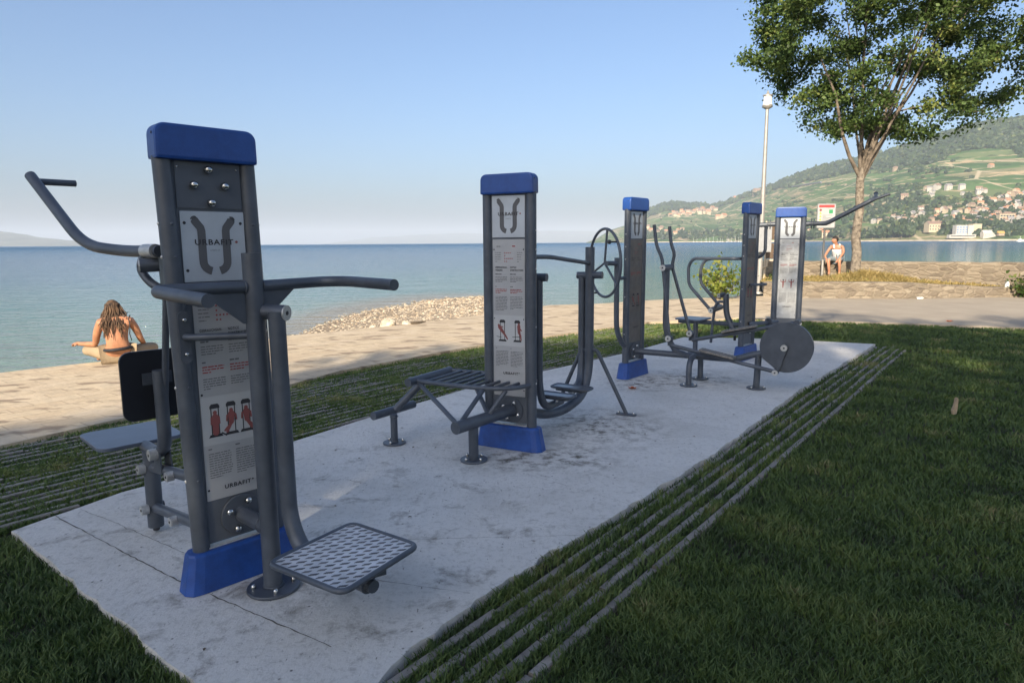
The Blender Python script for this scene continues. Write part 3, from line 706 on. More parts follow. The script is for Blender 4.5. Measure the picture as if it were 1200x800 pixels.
# dirt ring near feet
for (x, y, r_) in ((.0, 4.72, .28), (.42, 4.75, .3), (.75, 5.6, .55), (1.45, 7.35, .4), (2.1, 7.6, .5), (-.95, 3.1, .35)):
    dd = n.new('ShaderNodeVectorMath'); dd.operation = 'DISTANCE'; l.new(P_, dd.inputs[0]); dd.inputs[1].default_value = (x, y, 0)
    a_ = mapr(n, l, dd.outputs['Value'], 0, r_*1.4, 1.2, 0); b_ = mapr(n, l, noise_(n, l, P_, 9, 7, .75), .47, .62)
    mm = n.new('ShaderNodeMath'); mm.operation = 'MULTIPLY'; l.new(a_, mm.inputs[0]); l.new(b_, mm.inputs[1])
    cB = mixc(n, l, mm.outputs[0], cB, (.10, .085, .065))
fg = mapr(n, l, noise_(n, l, P_, 26, 8, .8, .3), .50, .66, 0, .55); cB = mixc(n, l, fg, cB, (.34, .325, .29))
pt = n.new('ShaderNodeTexVoronoi'); pt.inputs['Scale'].default_value = 17.; l.new(P_, pt.inputs['Vector'])
pg = mapr(n, l, pt.outputs['Distance'], .05, .13, 1, 0); pq = mapr(n, l, noise_(n, l, P_, 3.2, 4, .6), .50, .56); pm = n.new('ShaderNodeMath'); pm.operation = 'MULTIPLY'; l.new(pg, pm.inputs[0]); l.new(pq, pm.inputs[1])
cB = mixc(n, l, pm.outputs[0], cB, (.10, .095, .085))
l.new(cB, b.inputs['Base Color'])
l.new(bump_(n, l, noise_(n, l, P_, 45, 8, .78), .9, .010, bump_(n, l, noise_(n, l, mapping(n, l, P_, .65, (14, 4, 4)), 1.5, 6, .7), .5, .012)), b.inputs['Normal'])
M_JOINT = mat('dark_joint', (.11, .10, .085), .95, 0, .4, 30)
# promenade setts
M_PAVE, n, l, b, P_ = newmat('promenade_setts', .85)
mp = mapping(n, l, P_, R(-53)); bt = n.new('ShaderNodeTexBrick'); l.new(mp, bt.inputs[0]); bt.inputs['Scale'].default_value = 1.
bt.inputs['Brick Width'].default_value = .46; bt.inputs['Row Height'].default_value = .22; bt.inputs['Mortar Size'].default_value = .009; bt.inputs['Mortar Smooth'].default_value = .4
bt.inputs['Color1'].default_value = (.47, .37, .25, 1); bt.inputs['Color2'].default_value = (.54, .44, .30, 1); bt.inputs['Mortar'].default_value = (.36, .28, .19, 1)
bt.inputs['Bias'].default_value = .2
sn = mapr(n, l, noise_(n, l, P_, 1.5, 6, .7, .5), .5, .68); cA = mixc(n, l, sn, bt.outputs[0], (.57, .47, .34))
s2n = mapr(n, l, noise_(n, l, mapping(n, l, P_, R(-53), (2.2, 4.6, 1)), 1., 3, .5), .56, .64); cA = mixc(n, l, s2n, cA, (.27, .205, .14))
l.new(cA, b.inputs['Base Color'])
l.new(bump_(n, l, noise_(n, l, P_, 40, 5, .7), .4, .006, bump_(n, l, noise_(n, l, P_, 3.4, 3), .45, .05)), b.inputs['Normal'])
# asphalt path
M_ASPH, n, l, b, P_ = newmat('path_asphalt', .9)
c1 = ramp(n, [(.3, (.31, .26, .20)), (.7, (.41, .35, .27))]); l.new(noise_(n, l, P_, 1.3, 7, .65), c1.inputs[0])
cA = mixc(n, l, mapr(n, l, noise_(n, l, P_, 120, 2), .5, .7), c1.outputs[0], (.32, .29, .24)); l.new(cA, b.inputs['Base Color'])
l.new(bump_(n, l, noise_(n, l, P_, 90, 3), .5, .006), b.inputs['Normal'])
# lawn soil
M_SOIL = mat('lawn_soil', (.045, .04, .025), .95, 0, .4, 3, .6, 30, c2=(.06, .06, .035), coord='Object')
M_STRIP, n, l, b, P_ = newmat('paver_concrete', .9)
c1 = ramp(n, [(.3, (.15, .135, .12)), (.55, (.25, .23, .205)), (.75, (.34, .31, .275))]); l.new(noise_(n, l, P_, 6, 7, .7), c1.inputs[0]); l.new(c1.outputs[0], b.inputs['Base Color'])
l.new(bump_(n, l, noise_(n, l, P_, 70, 5, .7), .5, .005), b.inputs['Normal'])
M_STONE, n, l, b, P_ = newmat('wall_stone', .9)
vo = n.new('ShaderNodeTexVoronoi'); vo.feature = 'DISTANCE_TO_EDGE'; vo.inputs['Scale'].default_value = 1.
mpv = mapping(n, l, P_, .0, (3.2, 3.2, 9.0)); wz = n.new('ShaderNodeMix'); wv = n.new('ShaderNodeVectorMath'); wv.operation = 'MULTIPLY_ADD'; tn = n.new('ShaderNodeTexNoise'); tn.inputs['Scale'].default_value = 3.2; tn.inputs['Detail'].default_value = 3; l.new(P_, tn.inputs['Vector']); l.new(tn.outputs['Color'], wv.inputs[0]); wv.inputs[1].default_value = (.5, .5, .5); l.new(mpv, wv.inputs[2]); mpv = wv.outputs[0]; l.new(mpv, vo.inputs['Vector'])
vc = n.new('ShaderNodeTexVoronoi'); vc.inputs['Scale'].default_value = 1.; l.new(mpv, vc.inputs['Vector'])
hsv = n.new('ShaderNodeRGBToBW'); l.new(vc.outputs['Color'], hsv.inputs[0])
sr = ramp(n, [(.15, (.13, .105, .08)), (.45, (.21, .17, .125)), (.85, (.29, .245, .185))]); l.new(hsv.outputs[0], sr.inputs[0])
cA = mixc(n, l, mapr(n, l, vo.outputs['Distance'], .0, .14), (.25, .205, .15), sr.outputs[0])
cA = mixc(n, l, mapr(n, l, noise_(n, l, P_, 7, 7, .75), .48, .66), cA, (.20, .17, .125)); l.new(cA, b.inputs['Base Color'])
l.new(bump_(n, l, noise_(n, l, P_, 26, 6, .75), .8, .02, bump_(n, l, mapr(n, l, vo.outputs['Distance'], .0, .12), .7, .03)), b.inputs['Normal'])
M_DRY = mat('dry_earth', (.42, .30, .16), .95, 0, .3, 3, .6, 30, c2=(.30, .25, .11))
M_GRAV = mat('beach_gravel', (.30, .23, .155), .9, 0, .4, 2.2, .9, 60, c2=(.50, .41, .29))
n, l = nodes(M_GRAV); b = n['Principled BSDF']; src = b.inputs['Base Color'].links[0].from_socket; gp = n.new('ShaderNodeNewGeometry'); gs = n.new('ShaderNodeSeparateXYZ'); l.new(gp.outputs['Position'], gs.inputs[0])
l.new(mixc(n, l, mapr(n, l, gs.outputs['Z'], -.60, -.47, .8, 0), src, (.12, .085, .05)), b.inputs['Base Color'])
M_PEB = [mat('pebble_pale', (.50, .43, .33), .85, 0, .2, 9), mat('pebble_tan', (.36, .28, .19), .85, 0, .3, 9), mat('pebble_dark', (.17, .14, .115), .8, 0, .3, 9)]

# outlines (metres)
slab = [(-2.80, 3.52), (-2.71, 3.71), (-2.66, 3.80), (-2.52, 4.10), (-2.24, 4.44), (-1.27, 5.99), (-.39, 7.27), (1.72, 9.52), (2.86, 10.98), (4.2, 10.75), (5.58, 10.10)]
right = [(5.58, 10.10), (3.12, 7.02), (1.54, 4.86), (.47, 3.53), (.13, 3.15), (-.16, 2.76), (-.39, 2.41), (-.52, 2.12), (-.80, 1.6)]
jag = []
rg = random.Random(5)
for (x0, y0), (x1, y1) in zip(right[:-1], right[1:]):
    L = math.hypot(x1-x0, y1-y0); k = max(2, int(L/.055)); nx, ny = (y1-y0)/L, -(x1-x0)/L
    for i in range(k):
        t = i/k; a = (rg.uniform(-.012, .014)+.024*mnoise.noise(Vector(((x0+(x1-x0)*t)*4.5, (y0+(y1-y0)*t)*4.5, 2))))*(1.3 if y0 < 4 else .7); jag.append((x0+(x1-x0)*t+nx*a, y0+(y1-y0)*t+ny*a))
fr = []
f0, f1 = (-.95, 2.05), (-2.80, 3.52)
for i in range(1, 24):
    t = i/24; a = rg.uniform(-.012, .018); fr.append((f0[0]+(f1[0]-f0[0])*t-a*.6, f0[1]+(f1[1]-f0[1])*t-a*.8))
SLAB = slab+jag[1:]+[(-.80, 1.6), (-.9, 1.95)]+fr
bm = bmesh.new(); vs_ = [bm.verts.new((p[0], p[1], 0)) for p in SLAB]; f = bm.faces.new(vs_)
r_ = bmesh.ops.extrude_face_region(bm, geom=[f]); bmesh.ops.translate(bm, vec=(0, 0, -.09), verts=[v for v in r_['geom'] if isinstance(v, bmesh.types.BMVert)])
bmesh.ops.triangulate(bm, faces=bm.faces); bmesh.ops.recalc_face_normals(bm, faces=bm.faces)
me = bpy.data.meshes.new('concrete_slab'); bm.to_mesh(me); bm.free(); me.materials.append(M_CONC)
slab_o = bpy.data.objects.new('concrete_slab', me); col.objects.link(slab_o); struct(slab_o)
def crack(P, w, seed, name='joint'):
    rg = random.Random(seed); L_, R_ = [], []
    for (x0, y0), (x1, y1) in zip(P[:-1], P[1:]):
        d = math.hypot(x1-x0, y1-y0); k = max(3, int(d/.035)); nx, ny = -(y1-y0)/d, (x1-x0)/d
        for i in range(k+1):
            t = i/k; c = rg.gauss(0, .0022); ww = w*rg.uniform(.25, 1.3)
            L_.append((x0+(x1-x0)*t+nx*(c+ww), y0+(y1-y0)*t+ny*(c+ww), .0022)); R_.append((x0+(x1-x0)*t+nx*(c-ww), y0+(y1-y0)*t+ny*(c-ww), .0022))
    n_ = len(L_); MB().add(L_+R_, [(i, i+1, n_+i+1, n_+i) for i in range(n_-1)]).build(name, M_JOINT, slab_o)
crack([(-2.69, 3.72), (-1.6, 2.96), (-1.11, 2.66), (-.72, 2.42)], .0032, 1)
crack([(-2.62, 3.83), (-2.29, 3.63), (-1.7, 3.24), (-.2, 2.72+.1)], .0016, 2)
crack([(-1.95, 3.93), (-1.2, 3.35), (.38, 3.42)], .0012, 3)
crack([(-.9, 5.0), (.2, 4.3), (.7, 3.85)], .0008, 5)
crack([(2.0, 9.7), (4.3, 8.5)], .0012, 6); crack([(-.45, 7.1), (1.9, 5.4)], .0010, 7)

shore = [(-900, -840), (-60, -46), (-20, -8.2), (-9.0, 4.6), (-6.42, 8.2), (-6.05, 8.59), (-5.27, 9.32), (-4.51, 10.45), (-3.87, 11.45), (-2.36, 12.75), (0, 15.35), (.95, 16.85), (2.18, 17.15), (3.72, 18.08), (6.36, 19.1), (7.3, 20.4), (8.3, 23.2), (14.6, 19.6), (22, 17.2), (60, 8), (1500, -100)]
land = shore+[(1500, -900), (-900, -900)]
def offs(z): return [(x, y, z) for x, y in land]
g = sheet('ground', land, -.055, M_SOIL); struct(g)
# quay face under the shoreline
m = MB(); n_ = len(shore)
m.add([(x, y, .0) for x, y in shore]+[(x, y, -1.2) for x, y in shore], [(i, i+1, n_+i+1, n_+i) for i in range(n_-1)])
struct(m.build('quay', M_STONE))
# promenade
pin = [(-19, -12.4), (-7.5, .6), (-4.60, 4.45), (-4.09, 5.10), (-3.55, 6.0), (-2.72, 6.95), (-2.16, 8.18), (-.53, 10.2), (2.72, 13.1), (4.64, 13.75), (5.75, 13.30), (6.2, 15.6), (7.6, 19.35)]
PAVE = shore[2:15]+[(7.0, 19.2)]+pin[::-1]
def slab_sheet(name, P, z0, z1, m):
    bm = bmesh.new(); vs_ = [bm.verts.new((p[0], p[1], z1)) for p in P]; f = bm.faces.new(vs_)
    r_ = bmesh.ops.extrude_face_region(bm, geom=[f]); bmesh.ops.translate(bm, vec=(0, 0, z0-z1), verts=[v for v in r_['geom'] if isinstance(v, bmesh.types.BMVert)])
    bmesh.ops.triangulate(bm, faces=bm.faces); bmesh.ops.recalc_face_normals(bm, faces=bm.faces)
    me = bpy.data.meshes.new(name); bm.to_mesh(me); bm.free(); me.materials.append(m)
    o = bpy.data.objects.new(name, me); col.objects.link(o); return o
struct(slab_sheet('promenade', PAVE, -.05, .004, M_PAVE))
ASPH = [(5.752, 13.30), (6.202, 15.6), (7.602, 19.3), (9, 19.6), (16, 19.0), (24, 16.2), (60, 7.5), (60, -9), (30, 2.0), (16.5, 8.6), (9.23, 11.92), (7.4, 12.75)]
struct(slab_sheet('path', ASPH, -.05, .001, M_ASPH))

# paver strips (grass pavers): thin parallel concrete bars broken into lengths
ud = Vector((.612, .791)); vd = Vector((.791, -.612))
def bars(mb, origin, count, pitch, w, s0, s1, ztop, seed, poly=None, seg=(.48, .64), keep=1.):
    rg = random.Random(seed)
    for k in range(count):
        s = s0+rg.uniform(-.8, 0)
        while s < s1:
            L = rg.uniform(*seg); a, b_ = s+.007, s+L-.007; s += L
            o = Vector(origin)+vd*pitch*k+vd*rg.uniform(-.0065, .0065)
            for (t0, t1) in ((a, b_),):
                p0 = o+ud*t0; p1 = o+ud*t1; pm = (p0+p1)/2
                if poly and not (inpoly([p0.x], [p0.y], poly)[0] and inpoly([p1.x], [p1.y], poly)[0]):
                    # shorten to stay inside
                    N_ = 12; ok = [inpoly([(p0+(p1-p0)*i/N_).x], [(p0+(p1-p0)*i/N_).y], poly)[0] for i in range(N_+1)]
                    idx = [i for i, v in enumerate(ok) if v]
                    if len(idx) < 3: continue
                    p0, p1 = p0+(p1-p0)*idx[0]/N_, p0+(p1-p0)*idx[-1]/N_
                h = vd*w/2; z = ztop+rg.uniform(-.011, .004); c = .004
                V = [p0-h, p1-h, p1+h, p0+h]
                hh = vd*(w/2-c)
                T_ = [p0-hh, p1-hh, p1+hh, p0+hh]
                mb.add([(v.x, v.y, -.06) for v in V]+[(v.x, v.y, z-.006) for v in V]+[(v.x, v.y, z) for v in T_],
                       [(0, 1, 5, 4), (1, 2, 6, 5), (2, 3, 7, 6), (3, 0, 4, 7), (4, 5, 9, 8), (5, 6, 10, 9), (6, 7, 11, 10), (7, 4, 8, 11), (8, 9, 10, 11)])
m = MB(); bars(m, (-.39-.78, 2.30-1.0), 5, .095, .042, 0., 10.6, -.019, 3)
o = m.build('paving', M_STRIP); struct(o)
LEFTP = [(-19, -12.9), (-8, -.2), (-4.60, 4.40), (-4.09, 5.06), (-3.55, 5.95), (-2.72, 6.90), (-2.16, 8.1), (-.53, 10.1), (2.66, 13.0), (3.0, 12.9), (2.80, 11.1), (1.68, 9.62), (-.43, 7.36), (-1.31, 6.06), (-2.29, 4.52), (-2.56, 4.16), (-2.84, 3.62), (-3.4, 2.6), (-9, -5)]
m = MB(); bars(m, (-4.55-2.6, 3.2-1.9), 22, .107, .036, -1.5, 15.5, -.014, 4, LEFTP)
o = m.build('paving', M_STRIP); struct(o)

# ================================================================ grass
def grass(name, polys, holes, dens, zbase, m, hmul=1., xr=(-5, 16), yr=(1.2, 14), seed=1, keepfn=None, extra=None, hfn=None, colr=(0, 1), cap=400000):
    rg = np.random.default_rng(seed); X = []; Y = []
    cell = 1.0
    for gx in np.arange(xr[0], xr[1], cell):
        for gy in np.arange(yr[0], yr[1], cell):
            cx, cy = gx+.5, gy+.5
            if cy < .5 or abs(cx) > cy*.86+1.6: continue
            d = max(1.8, math.hypot(cx, cy)); k = int(dens(d))
            X.append(gx+rg.random(k)); Y.append(gy+rg.random(k))
    x = np.concatenate(X); y = np.concatenate(Y)
    ok = np.zeros(x.shape, bool)
    for p in polys: ok |= inpoly(x, y, p)
    for p in holes: ok &= ~inpoly(x, y, p)
    if keepfn is not None: ok &= keepfn(x, y, rg)
    x, y = x[ok], y[ok]; n_ = len(x); d = np.hypot(x, y)
    pn = np.array([mnoise.noise(Vector((a*2.3, b*2.3, 3))) for a, b in zip(x, y)]); pn2 = np.array([mnoise.noise(Vector((a*9, b*9, 7))) for a, b in zip(x, y)])
    h = (.030+.018*rg.random(n_)+.012*pn+.016*pn2)*hmul*(1+np.clip(d-3, 0, 9)*.02)
    if hfn is not None: h *= hfn(x, y)
    h = np.clip(h, .01, .5)
    wd = (.0016+.00062*d)*(.7+.6*rg.random(n_)); a = rg.random(n_)*2*PI; la = rg.random(n_)*2*PI+0; ln = h*(.25+.75*rg.random(n_))
    z0 = zbase if np.isscalar(zbase) else zbase(x, y)
    dx, dy = np.cos(a)*wd, np.sin(a)*wd; lx, ly = np.cos(la)*ln, np.sin(la)*ln
    V = np.empty((n_, 5, 3)); zb = np.broadcast_to(z0, (n_,))
    V[:, 0] = np.stack([x-dx, y-dy, zb], 1); V[:, 1] = np.stack([x+dx, y+dy, zb], 1)
    V[:, 2] = np.stack([x+dx*.8+lx*.35, y+dy*.8+ly*.35, zb+h*.62], 1); V[:, 3] = np.stack([x-dx*.8+lx*.35, y-dy*.8+ly*.35, zb+h*.62], 1)
    V[:, 4] = np.stack([x+lx, y+ly, zb+h], 1)
    me = bpy.data.meshes.new(name); me.vertices.add(n_*5); me.vertices.foreach_set('co', V.ravel())
    base = np.arange(n_)*5
    loops = np.stack([base, base+1, base+2, base+3, base+3, base+2, base+4], 1).ravel()
    me.loops.add(n_*7); me.loops.foreach_set('vertex_index', loops.astype(np.int32))
    me.polygons.add(n_*2); ls = np.stack([np.arange(n_)*7, np.arange(n_)*7+4], 1).ravel(); me.polygons.foreach_set('loop_start', ls.astype(np.int32))
    me.update(calc_edges=True)
    at = me.attributes.new('tint', 'FLOAT', 'POINT'); tv = np.clip(.5+.55*pn+.25*pn2+.35*(rg.random(n_)-.5), 0, 1); at.data.foreach_set('value', np.repeat(tv, 5).astype(np.float32))
    me.materials.append(m); o = bpy.data.objects.new(name, me); col.objects.link(o)
    o['kind'] = 'stuff'; print(name, n_)
    return o
def grassmat(name, stops, rough=.6):
    m, n, l, b, P_ = newmat(name, rough); at = n.new('ShaderNodeAttribute'); at.attribute_name = 'tint'
    r = ramp(n, stops); l.new(at.outputs['Fac'], r.inputs[0]); l.new(r.outputs[0], b.inputs['Base Color'])
    b.inputs['Specular IOR Level'].default_value = .5
    tr = n.new('ShaderNodeBsdfTranslucent'); l.new(r.outputs[0], tr.inputs[0]); mx = n.new('ShaderNodeMixShader'); mx.inputs[0].default_value = .3
    l.new(b.outputs[0], mx.inputs[1]); l.new(tr.outputs[0], mx.inputs[2]); l.new(mx.outputs[0], n['Material Output'].inputs[0])
    return m
MG = grassmat('grass_blades', [(0, (.045, .068, .026)), (.4, (.075, .125, .036)), (.7, (.12, .175, .045)), (.88, (.17, .20, .065)), (1, (.30, .26, .13))])
MGL = grassmat('grass_blades_left', [(0, (.05, .08, .025)), (.5, (.10, .16, .04)), (.85, (.17, .21, .06)), (1, (.32, .27, .12))])
MGD = grassmat('dry_grass', [(0, (.16, .14, .04)), (.4, (.30, .23, .08)), (.8, (.42, .31, .12)), (1, (.20, .24, .06))])
dn = lambda d: min(15000, 105000/d**2)+450
strip0 = Vector((-.39-.78, 2.30-1.0))
def bare(x, y, rg):
    "thin the blades that would stand on the right-hand paver bars and slab"
    s = ((x-strip0.x)*vd.x+(y-strip0.y)*vd.y); k = s/.095; fr = np.abs(k-np.round(k))*.095
    t = (x-strip0.x)*ud.x+(y-strip0.y)*ud.y
    pn = np.array([mnoise.noise(Vector((a*3, b*3, 11))) for a, b in zip(x, y)])
    on = (k > -.4) & (k < 4.5) & (fr < .021) & (t < 10.9)
    return ~on | (rg.random(x.shape) < np.clip(.10+pn*.45-(k-2)*.04, .015, .6))
def zstrip(x, y):
    s = ((x-strip0.x)*vd.x+(y-strip0.y)*vd.y); k = s/.095; t = (x-strip0.x)*ud.x+(y-strip0.y)*ud.y
    return np.where((k > -3) & (k < 4.3) & (t < 10.9), -.036, -.05)
LAWN_R = [(-1.2, 1.5), (-1.0, 1.6), (-.82, 1.58), (-.50, 2.16), (-.35, 2.46), (.2, 3.24), (.52, 3.56), (1.60, 4.90), (3.16, 7.02), (5.60, 10.06), (5.62, 10.14), (4.2, 10.8), (2.86, 11.03), (2.80, 11.1), (3.0, 12.9), (4.64, 13.70), (5.75, 13.26), (7.4, 12.70), (9.23, 11.85), (16.4, 8.5), (16, 1), (8, 0), (0, 0)]
grass('lawn', [LAWN_R], [], dn, zstrip, MG, 1., (-2, 16), (1, 14), 11, bare)
LAWN_F = [(-.86, 1.98), (-2.80, 3.54), (-3.4, 2.6), (-6, .5), (-6, 0), (0, 0), (-.3, 1)]
grass('lawn', [LAWN_F], [], dn, -.05, MG, 1.05, (-5, 0), (1, 4), 12)
l0 = Vector((-4.55-2.6, 3.2-1.9))
def gaps(x, y, rg):
    s = ((x-l0.x)*vd.x+(y-l0.y)*vd.y); k = s/.107; fr = np.abs(k-np.round(k))*.107
    t = (x-l0.x)*ud.x+(y-l0.y)*ud.y
    pn = np.array([mnoise.noise(Vector((a*1.3, b*1.3, 1)))+.6*mnoise.noise(Vector((a*4, b*4, 5))) for a, b in zip(x, y)])
    far = np.clip((t-6.5)/4, 0, 1)
    dense = pn+.12+far*.35
    on = fr < .019
    p = np.where(on, np.clip(dense*.9+.12+far*.3, .02, .85), np.clip(.85+dense*1.1, .45, 1))
    return rg.random(x.shape) < p
grass('paving_grass', [LEFTP], [], lambda d: min(11000, 200000/d**2)+900, -.045, MGL, 1.0, (-9, 5), (2, 14), 13, gaps)

# ================================================================ lake
M_WAT, n, l, b, P_ = newmat('lake_water', .06)
b.inputs['IOR'].default_value = 1.33; b.inputs['Specular IOR Level'].default_value = .5
sx = n.new('ShaderNodeSeparateXYZ'); l.new(P_, sx.inputs[0])
# distance from the shore line along the offshore direction (-.79,.61)
off = n.new('ShaderNodeVectorMath'); off.operation = 'DOT_PRODUCT'; l.new(P_, off.inputs[0]); off.inputs[1].default_value = (-.61, .79, 0)
nzo = noise_(n, l, mapping(n, l, P_, R(-38), (.05, .2, 1)), 1., 3)
ad = n.new('ShaderNodeMath'); ad.operation = 'MULTIPLY_ADD'; l.new(nzo, ad.inputs[0]); ad.inputs[1].default_value = 9; l.new(off.outputs['Value'], ad.inputs[2])
wr = ramp(n, [(0, (.20, .22, .17)), (.06, (.13, .20, .175)), (.2, (.06, .15, .165)), (.45, (.028, .10, .165)), (1, (.022, .085, .165))])
l.new(mapr(n, l, ad.outputs[0], 13, 110), wr.inputs[0])
bd = n.new('ShaderNodeVectorMath'); bd.operation = 'DISTANCE'; l.new(mapping(n, l, P_, 0, (1, .42, 1)), bd.inputs[0]); bd.inputs[1].default_value = (-2.6, 7.9, -.56)
bn = n.new('ShaderNodeMath'); bn.operation = 'MULTIPLY_ADD'; l.new(noise_(n, l, P_, .9, 5, .65), bn.inputs[0]); bn.inputs[1].default_value = 1.6; l.new(bd.outputs['Value'], bn.inputs[2])
l.new(mixc(n, l, mapr(n, l, bn.outputs[0], 4.0, 5.6, .75, 0), wr.outputs[0], (.17, .13, .075)), b.inputs['Base Color'])
l.new(mapr(n, l, off.outputs['Value'], 20, 700, .07, .36), b.inputs['Roughness'])
w1 = noise_(n, l, mapping(n, l, P_, R(-42), (.8, 2.6, 1)), 1.0, 4, .6, .3)
w2 = noise_(n, l, mapping(n, l, P_, R(-30), (3, 7, 1)), 1.2, 3, .6, .2)
w3 = noise_(n, l, mapping(n, l, P_, R(-48), (.06, .42, 1)), 1., 5, .62, .4)
l.new(bump_(n, l, w2, .9, .06, bump_(n, l, w1, 1., .55, bump_(n, l, w3, 1., .7))), b.inputs['Normal'])
WL = [(-25000, -6000), (25000, -6000), (25000, 26000), (-25000, 26000)]
struct(sheet('lake', WL, -.56, M_WAT))
# lake bed / land base far below so the water has a bottom
# beach
beach_out = [(-4.9, 10.4), (-5.0, 12.2), (-5.35, 15.3), (-5.25, 20.5), (-3.8, 25.0), (-1.5, 27.6), (-.2, 26.8), (.7, 22), (1.0, 17.2)]
beach_in = [(-4.45, 10.3), (-3.87, 11.3), (-2.36, 12.6), (0, 15.2), (.98, 16.75)]
def dpoly(x, y, P):
    best = 1e9
    for (x0, y0), (x1, y1) in zip(P[:-1], P[1:]):
        dx, dy = x1-x0, y1-y0; t = max(0, min(1, ((x-x0)*dx+(y-y0)*dy)/(dx*dx+dy*dy))); best = min(best, math.hypot(x-x0-dx*t, y-y0-dy*t))
    return best
def beach_z(x, y):
    ins = inpoly([x], [y], beach_out+beach_in[::-1])[0]; do = dpoly(x, y, beach_out); di = dpoly(x, y, beach_in)
    nz = .05*mnoise.noise(Vector((x*.9, y*.9, 0)))+.025*mnoise.noise(Vector((x*3, y*3, 2)))
    if ins: return -.58+.15*(do/(do+di+.01))**.7+.30*max(0, 1-di/2.6)+.7*nz*min(1, do)
    return -.58-.12*min(do, 4)+nz
NXb, NYb = 70, 130; V = []; Fs = []
for j in range(NYb+1):
    for i in range(NXb+1):
        x = -9+11.5*i/NXb; y = 9.6+21*j/NYb; V.append((x, y, beach_z(x, y)))
for j in range(NYb):
    for i in range(NXb):
        a = j*(NXb+1)+i; qd = (a, a+1, a+NXb+2, a+NXb+1)
        cx, cy = V[a][0], V[a][1]
        if inpoly([cx], [cy], land)[0] and dpoly(cx, cy, shore[4:12]) > .25: continue
        Fs.append(qd)
o = MB().add(V, Fs, True).build('beach', M_GRAV, recalc=False); struct(o)
def pebbles(name, pts, m, seed):
    rg = random.Random(seed); mb = MB()
    for (x, y, z, s) in pts:
        a = rg.uniform(0, PI); sx_, sy_, sz_ = s*rg.uniform(.8, 1.4), s*rg.uniform(.6, 1), s*rg.uniform(.35, .6)
        P = []
        for k in range(6):
            t = a+2*PI*k/6; P.append((x+math.cos(t)*sx_*rg.uniform(.8, 1.1), y+math.sin(t)*sy_*rg.uniform(.8, 1.1), z))
        Q = [(x+(p[0]-x)*.6, y+(p[1]-y)*.6, z+sz_*rg.uniform(.8, 1.1)) for p in P]
        mb.add(P+Q, [tuple((i, (i+1) % 6, 6+(i+1) % 6, 6+i)) for i in range(6)]+[(6, 7, 8, 9, 10, 11)], False, rg.choice((0, 0, 1, 1, 2)))
    o = mb.build(name, m); o['kind'] = 'stuff'; return o
pts = []; rg = random.Random(3)
while len(pts) < 11000:
    x = rg.uniform(-5.6, 1.2); y = rg.uniform(10.2, 28)
    if inpoly([x], [y], beach_out+beach_in[::-1])[0] or (dpoly(x, y, beach_out) < .5 and rg.random() < .5):
        z = beach_z(x, y)
        if inpoly([x], [y], land)[0]: continue
        pts.append((x, y, z-.004, .009+.030*rg.random()**3+.0009*(y-10)))
pebbles('gravel', pts, M_PEB, 4)
M_ROCK = mat('pale_rock', (.50, .43, .33), .9, 0, .3, 6, .8, 20)
def rock(x, y, z, s, seed, label):
    rg = random.Random(seed); bm = bmesh.new(); bmesh.ops.create_icosphere(bm, subdivisions=3, radius=1)
    for v in bm.verts:
        k = 1+.32*mnoise.noise(v.co*1.7+Vector((seed, 0, 0)))+.12*mnoise.noise(v.co*4); v.co = Vector((v.co.x*s[0]*k, v.co.y*s[1]*k, max(-.3, v.co.z*k)*s[2]))
    me = bpy.data.meshes.new('rock'); bm.to_mesh(me); bm.free(); me.materials.append(M_ROCK)
    o = bpy.data.objects.new('rock', me); col.objects.link(o); o.location = (x, y, z); tag(o, label, 'rock', 'rocks at the beach edge'); return o
rock(-2.42, 12.86, .0, (.17, .13, .13), 3, 'largest pale boulder at the inner edge of the gravel beach')
rock(-2.08, 13.03, -.02, (.10, .09, .09), 8, 'smaller pale stone just right of the largest beach boulder')
rock(-2.66, 12.7, -.02, (.08, .07, .05), 12, 'low flat stone just left of the largest beach boulder')
MB().tube([(-1.98, 13.0, .02), (-1.85, 13.05, .03), (-1.72, 13.2, .035)], .025, 8, radii=[.03, .024, .012]).build('driftwood', mat('driftwood', (.10, .075, .05), .9, 0, .3, 20), recalc=False)
tag(bpy.data.objects['driftwood'], 'short dark driftwood stick beside the pale beach rocks', 'driftwood')

# ================================================================ stone walls and terrace
def wall(name, P, zs, thick, m, label, cat='wall', z0=-.05, coping=None):
    mb = MB(); n_ = len(P); L_, R_ = [], []
    for i, p in enumerate(P):
        a = Vector(P[max(0, i-1)]); c = Vector(P[min(n_-1, i+1)]); t = (c-a).normalized(); nn = Vector((t.y, -t.x))
        L_.append(Vector(p)+nn*0); R_.append(Vector(p)-nn*thick)
    rg = random.Random(9); S = []
    for i in range(n_-1):
        k = max(2, int((Vector(P[i+1])-Vector(P[i])).length/.3))
        for j in range(k+(i == n_-2)):
            t = j/k; S.append((L_[i].lerp(L_[i+1], t), R_[i].lerp(R_[i+1], t), zs[i]+(zs[i+1]-zs[i])*t+rg.uniform(-.012, .012), rg.uniform(-.02, .02)))
    V = []
    for f_, b_, z, e in S:
        d = (f_-b_).normalized()
        V += [(f_.x+d.x*.03, f_.y+d.y*.03, z0), (f_.x+d.x*e, f_.y+d.y*e, z-.03), (f_.x-d.x*.03, f_.y-d.y*.03, z), (b_.x, b_.y, z), (b_.x, b_.y, z0)]
    ns = len(S); fs = []
    for i in range(ns-1):
        for j in range(4): fs.append((i*5+j, (i+1)*5+j, (i+1)*5+j+1, i*5+j+1))
    fs += [(0, 1, 2, 3, 4), tuple((ns-1)*5+j for j in (4, 3, 2, 1, 0))]
    o = mb.add(V, fs).build(name, m)
    if label: tag(o, label, cat)
    return o
LW = [(7.25, 19.15), (8.0, 18.62), (10.7, 18.12), (13.62, 18.43), (15.5, 18.3)]
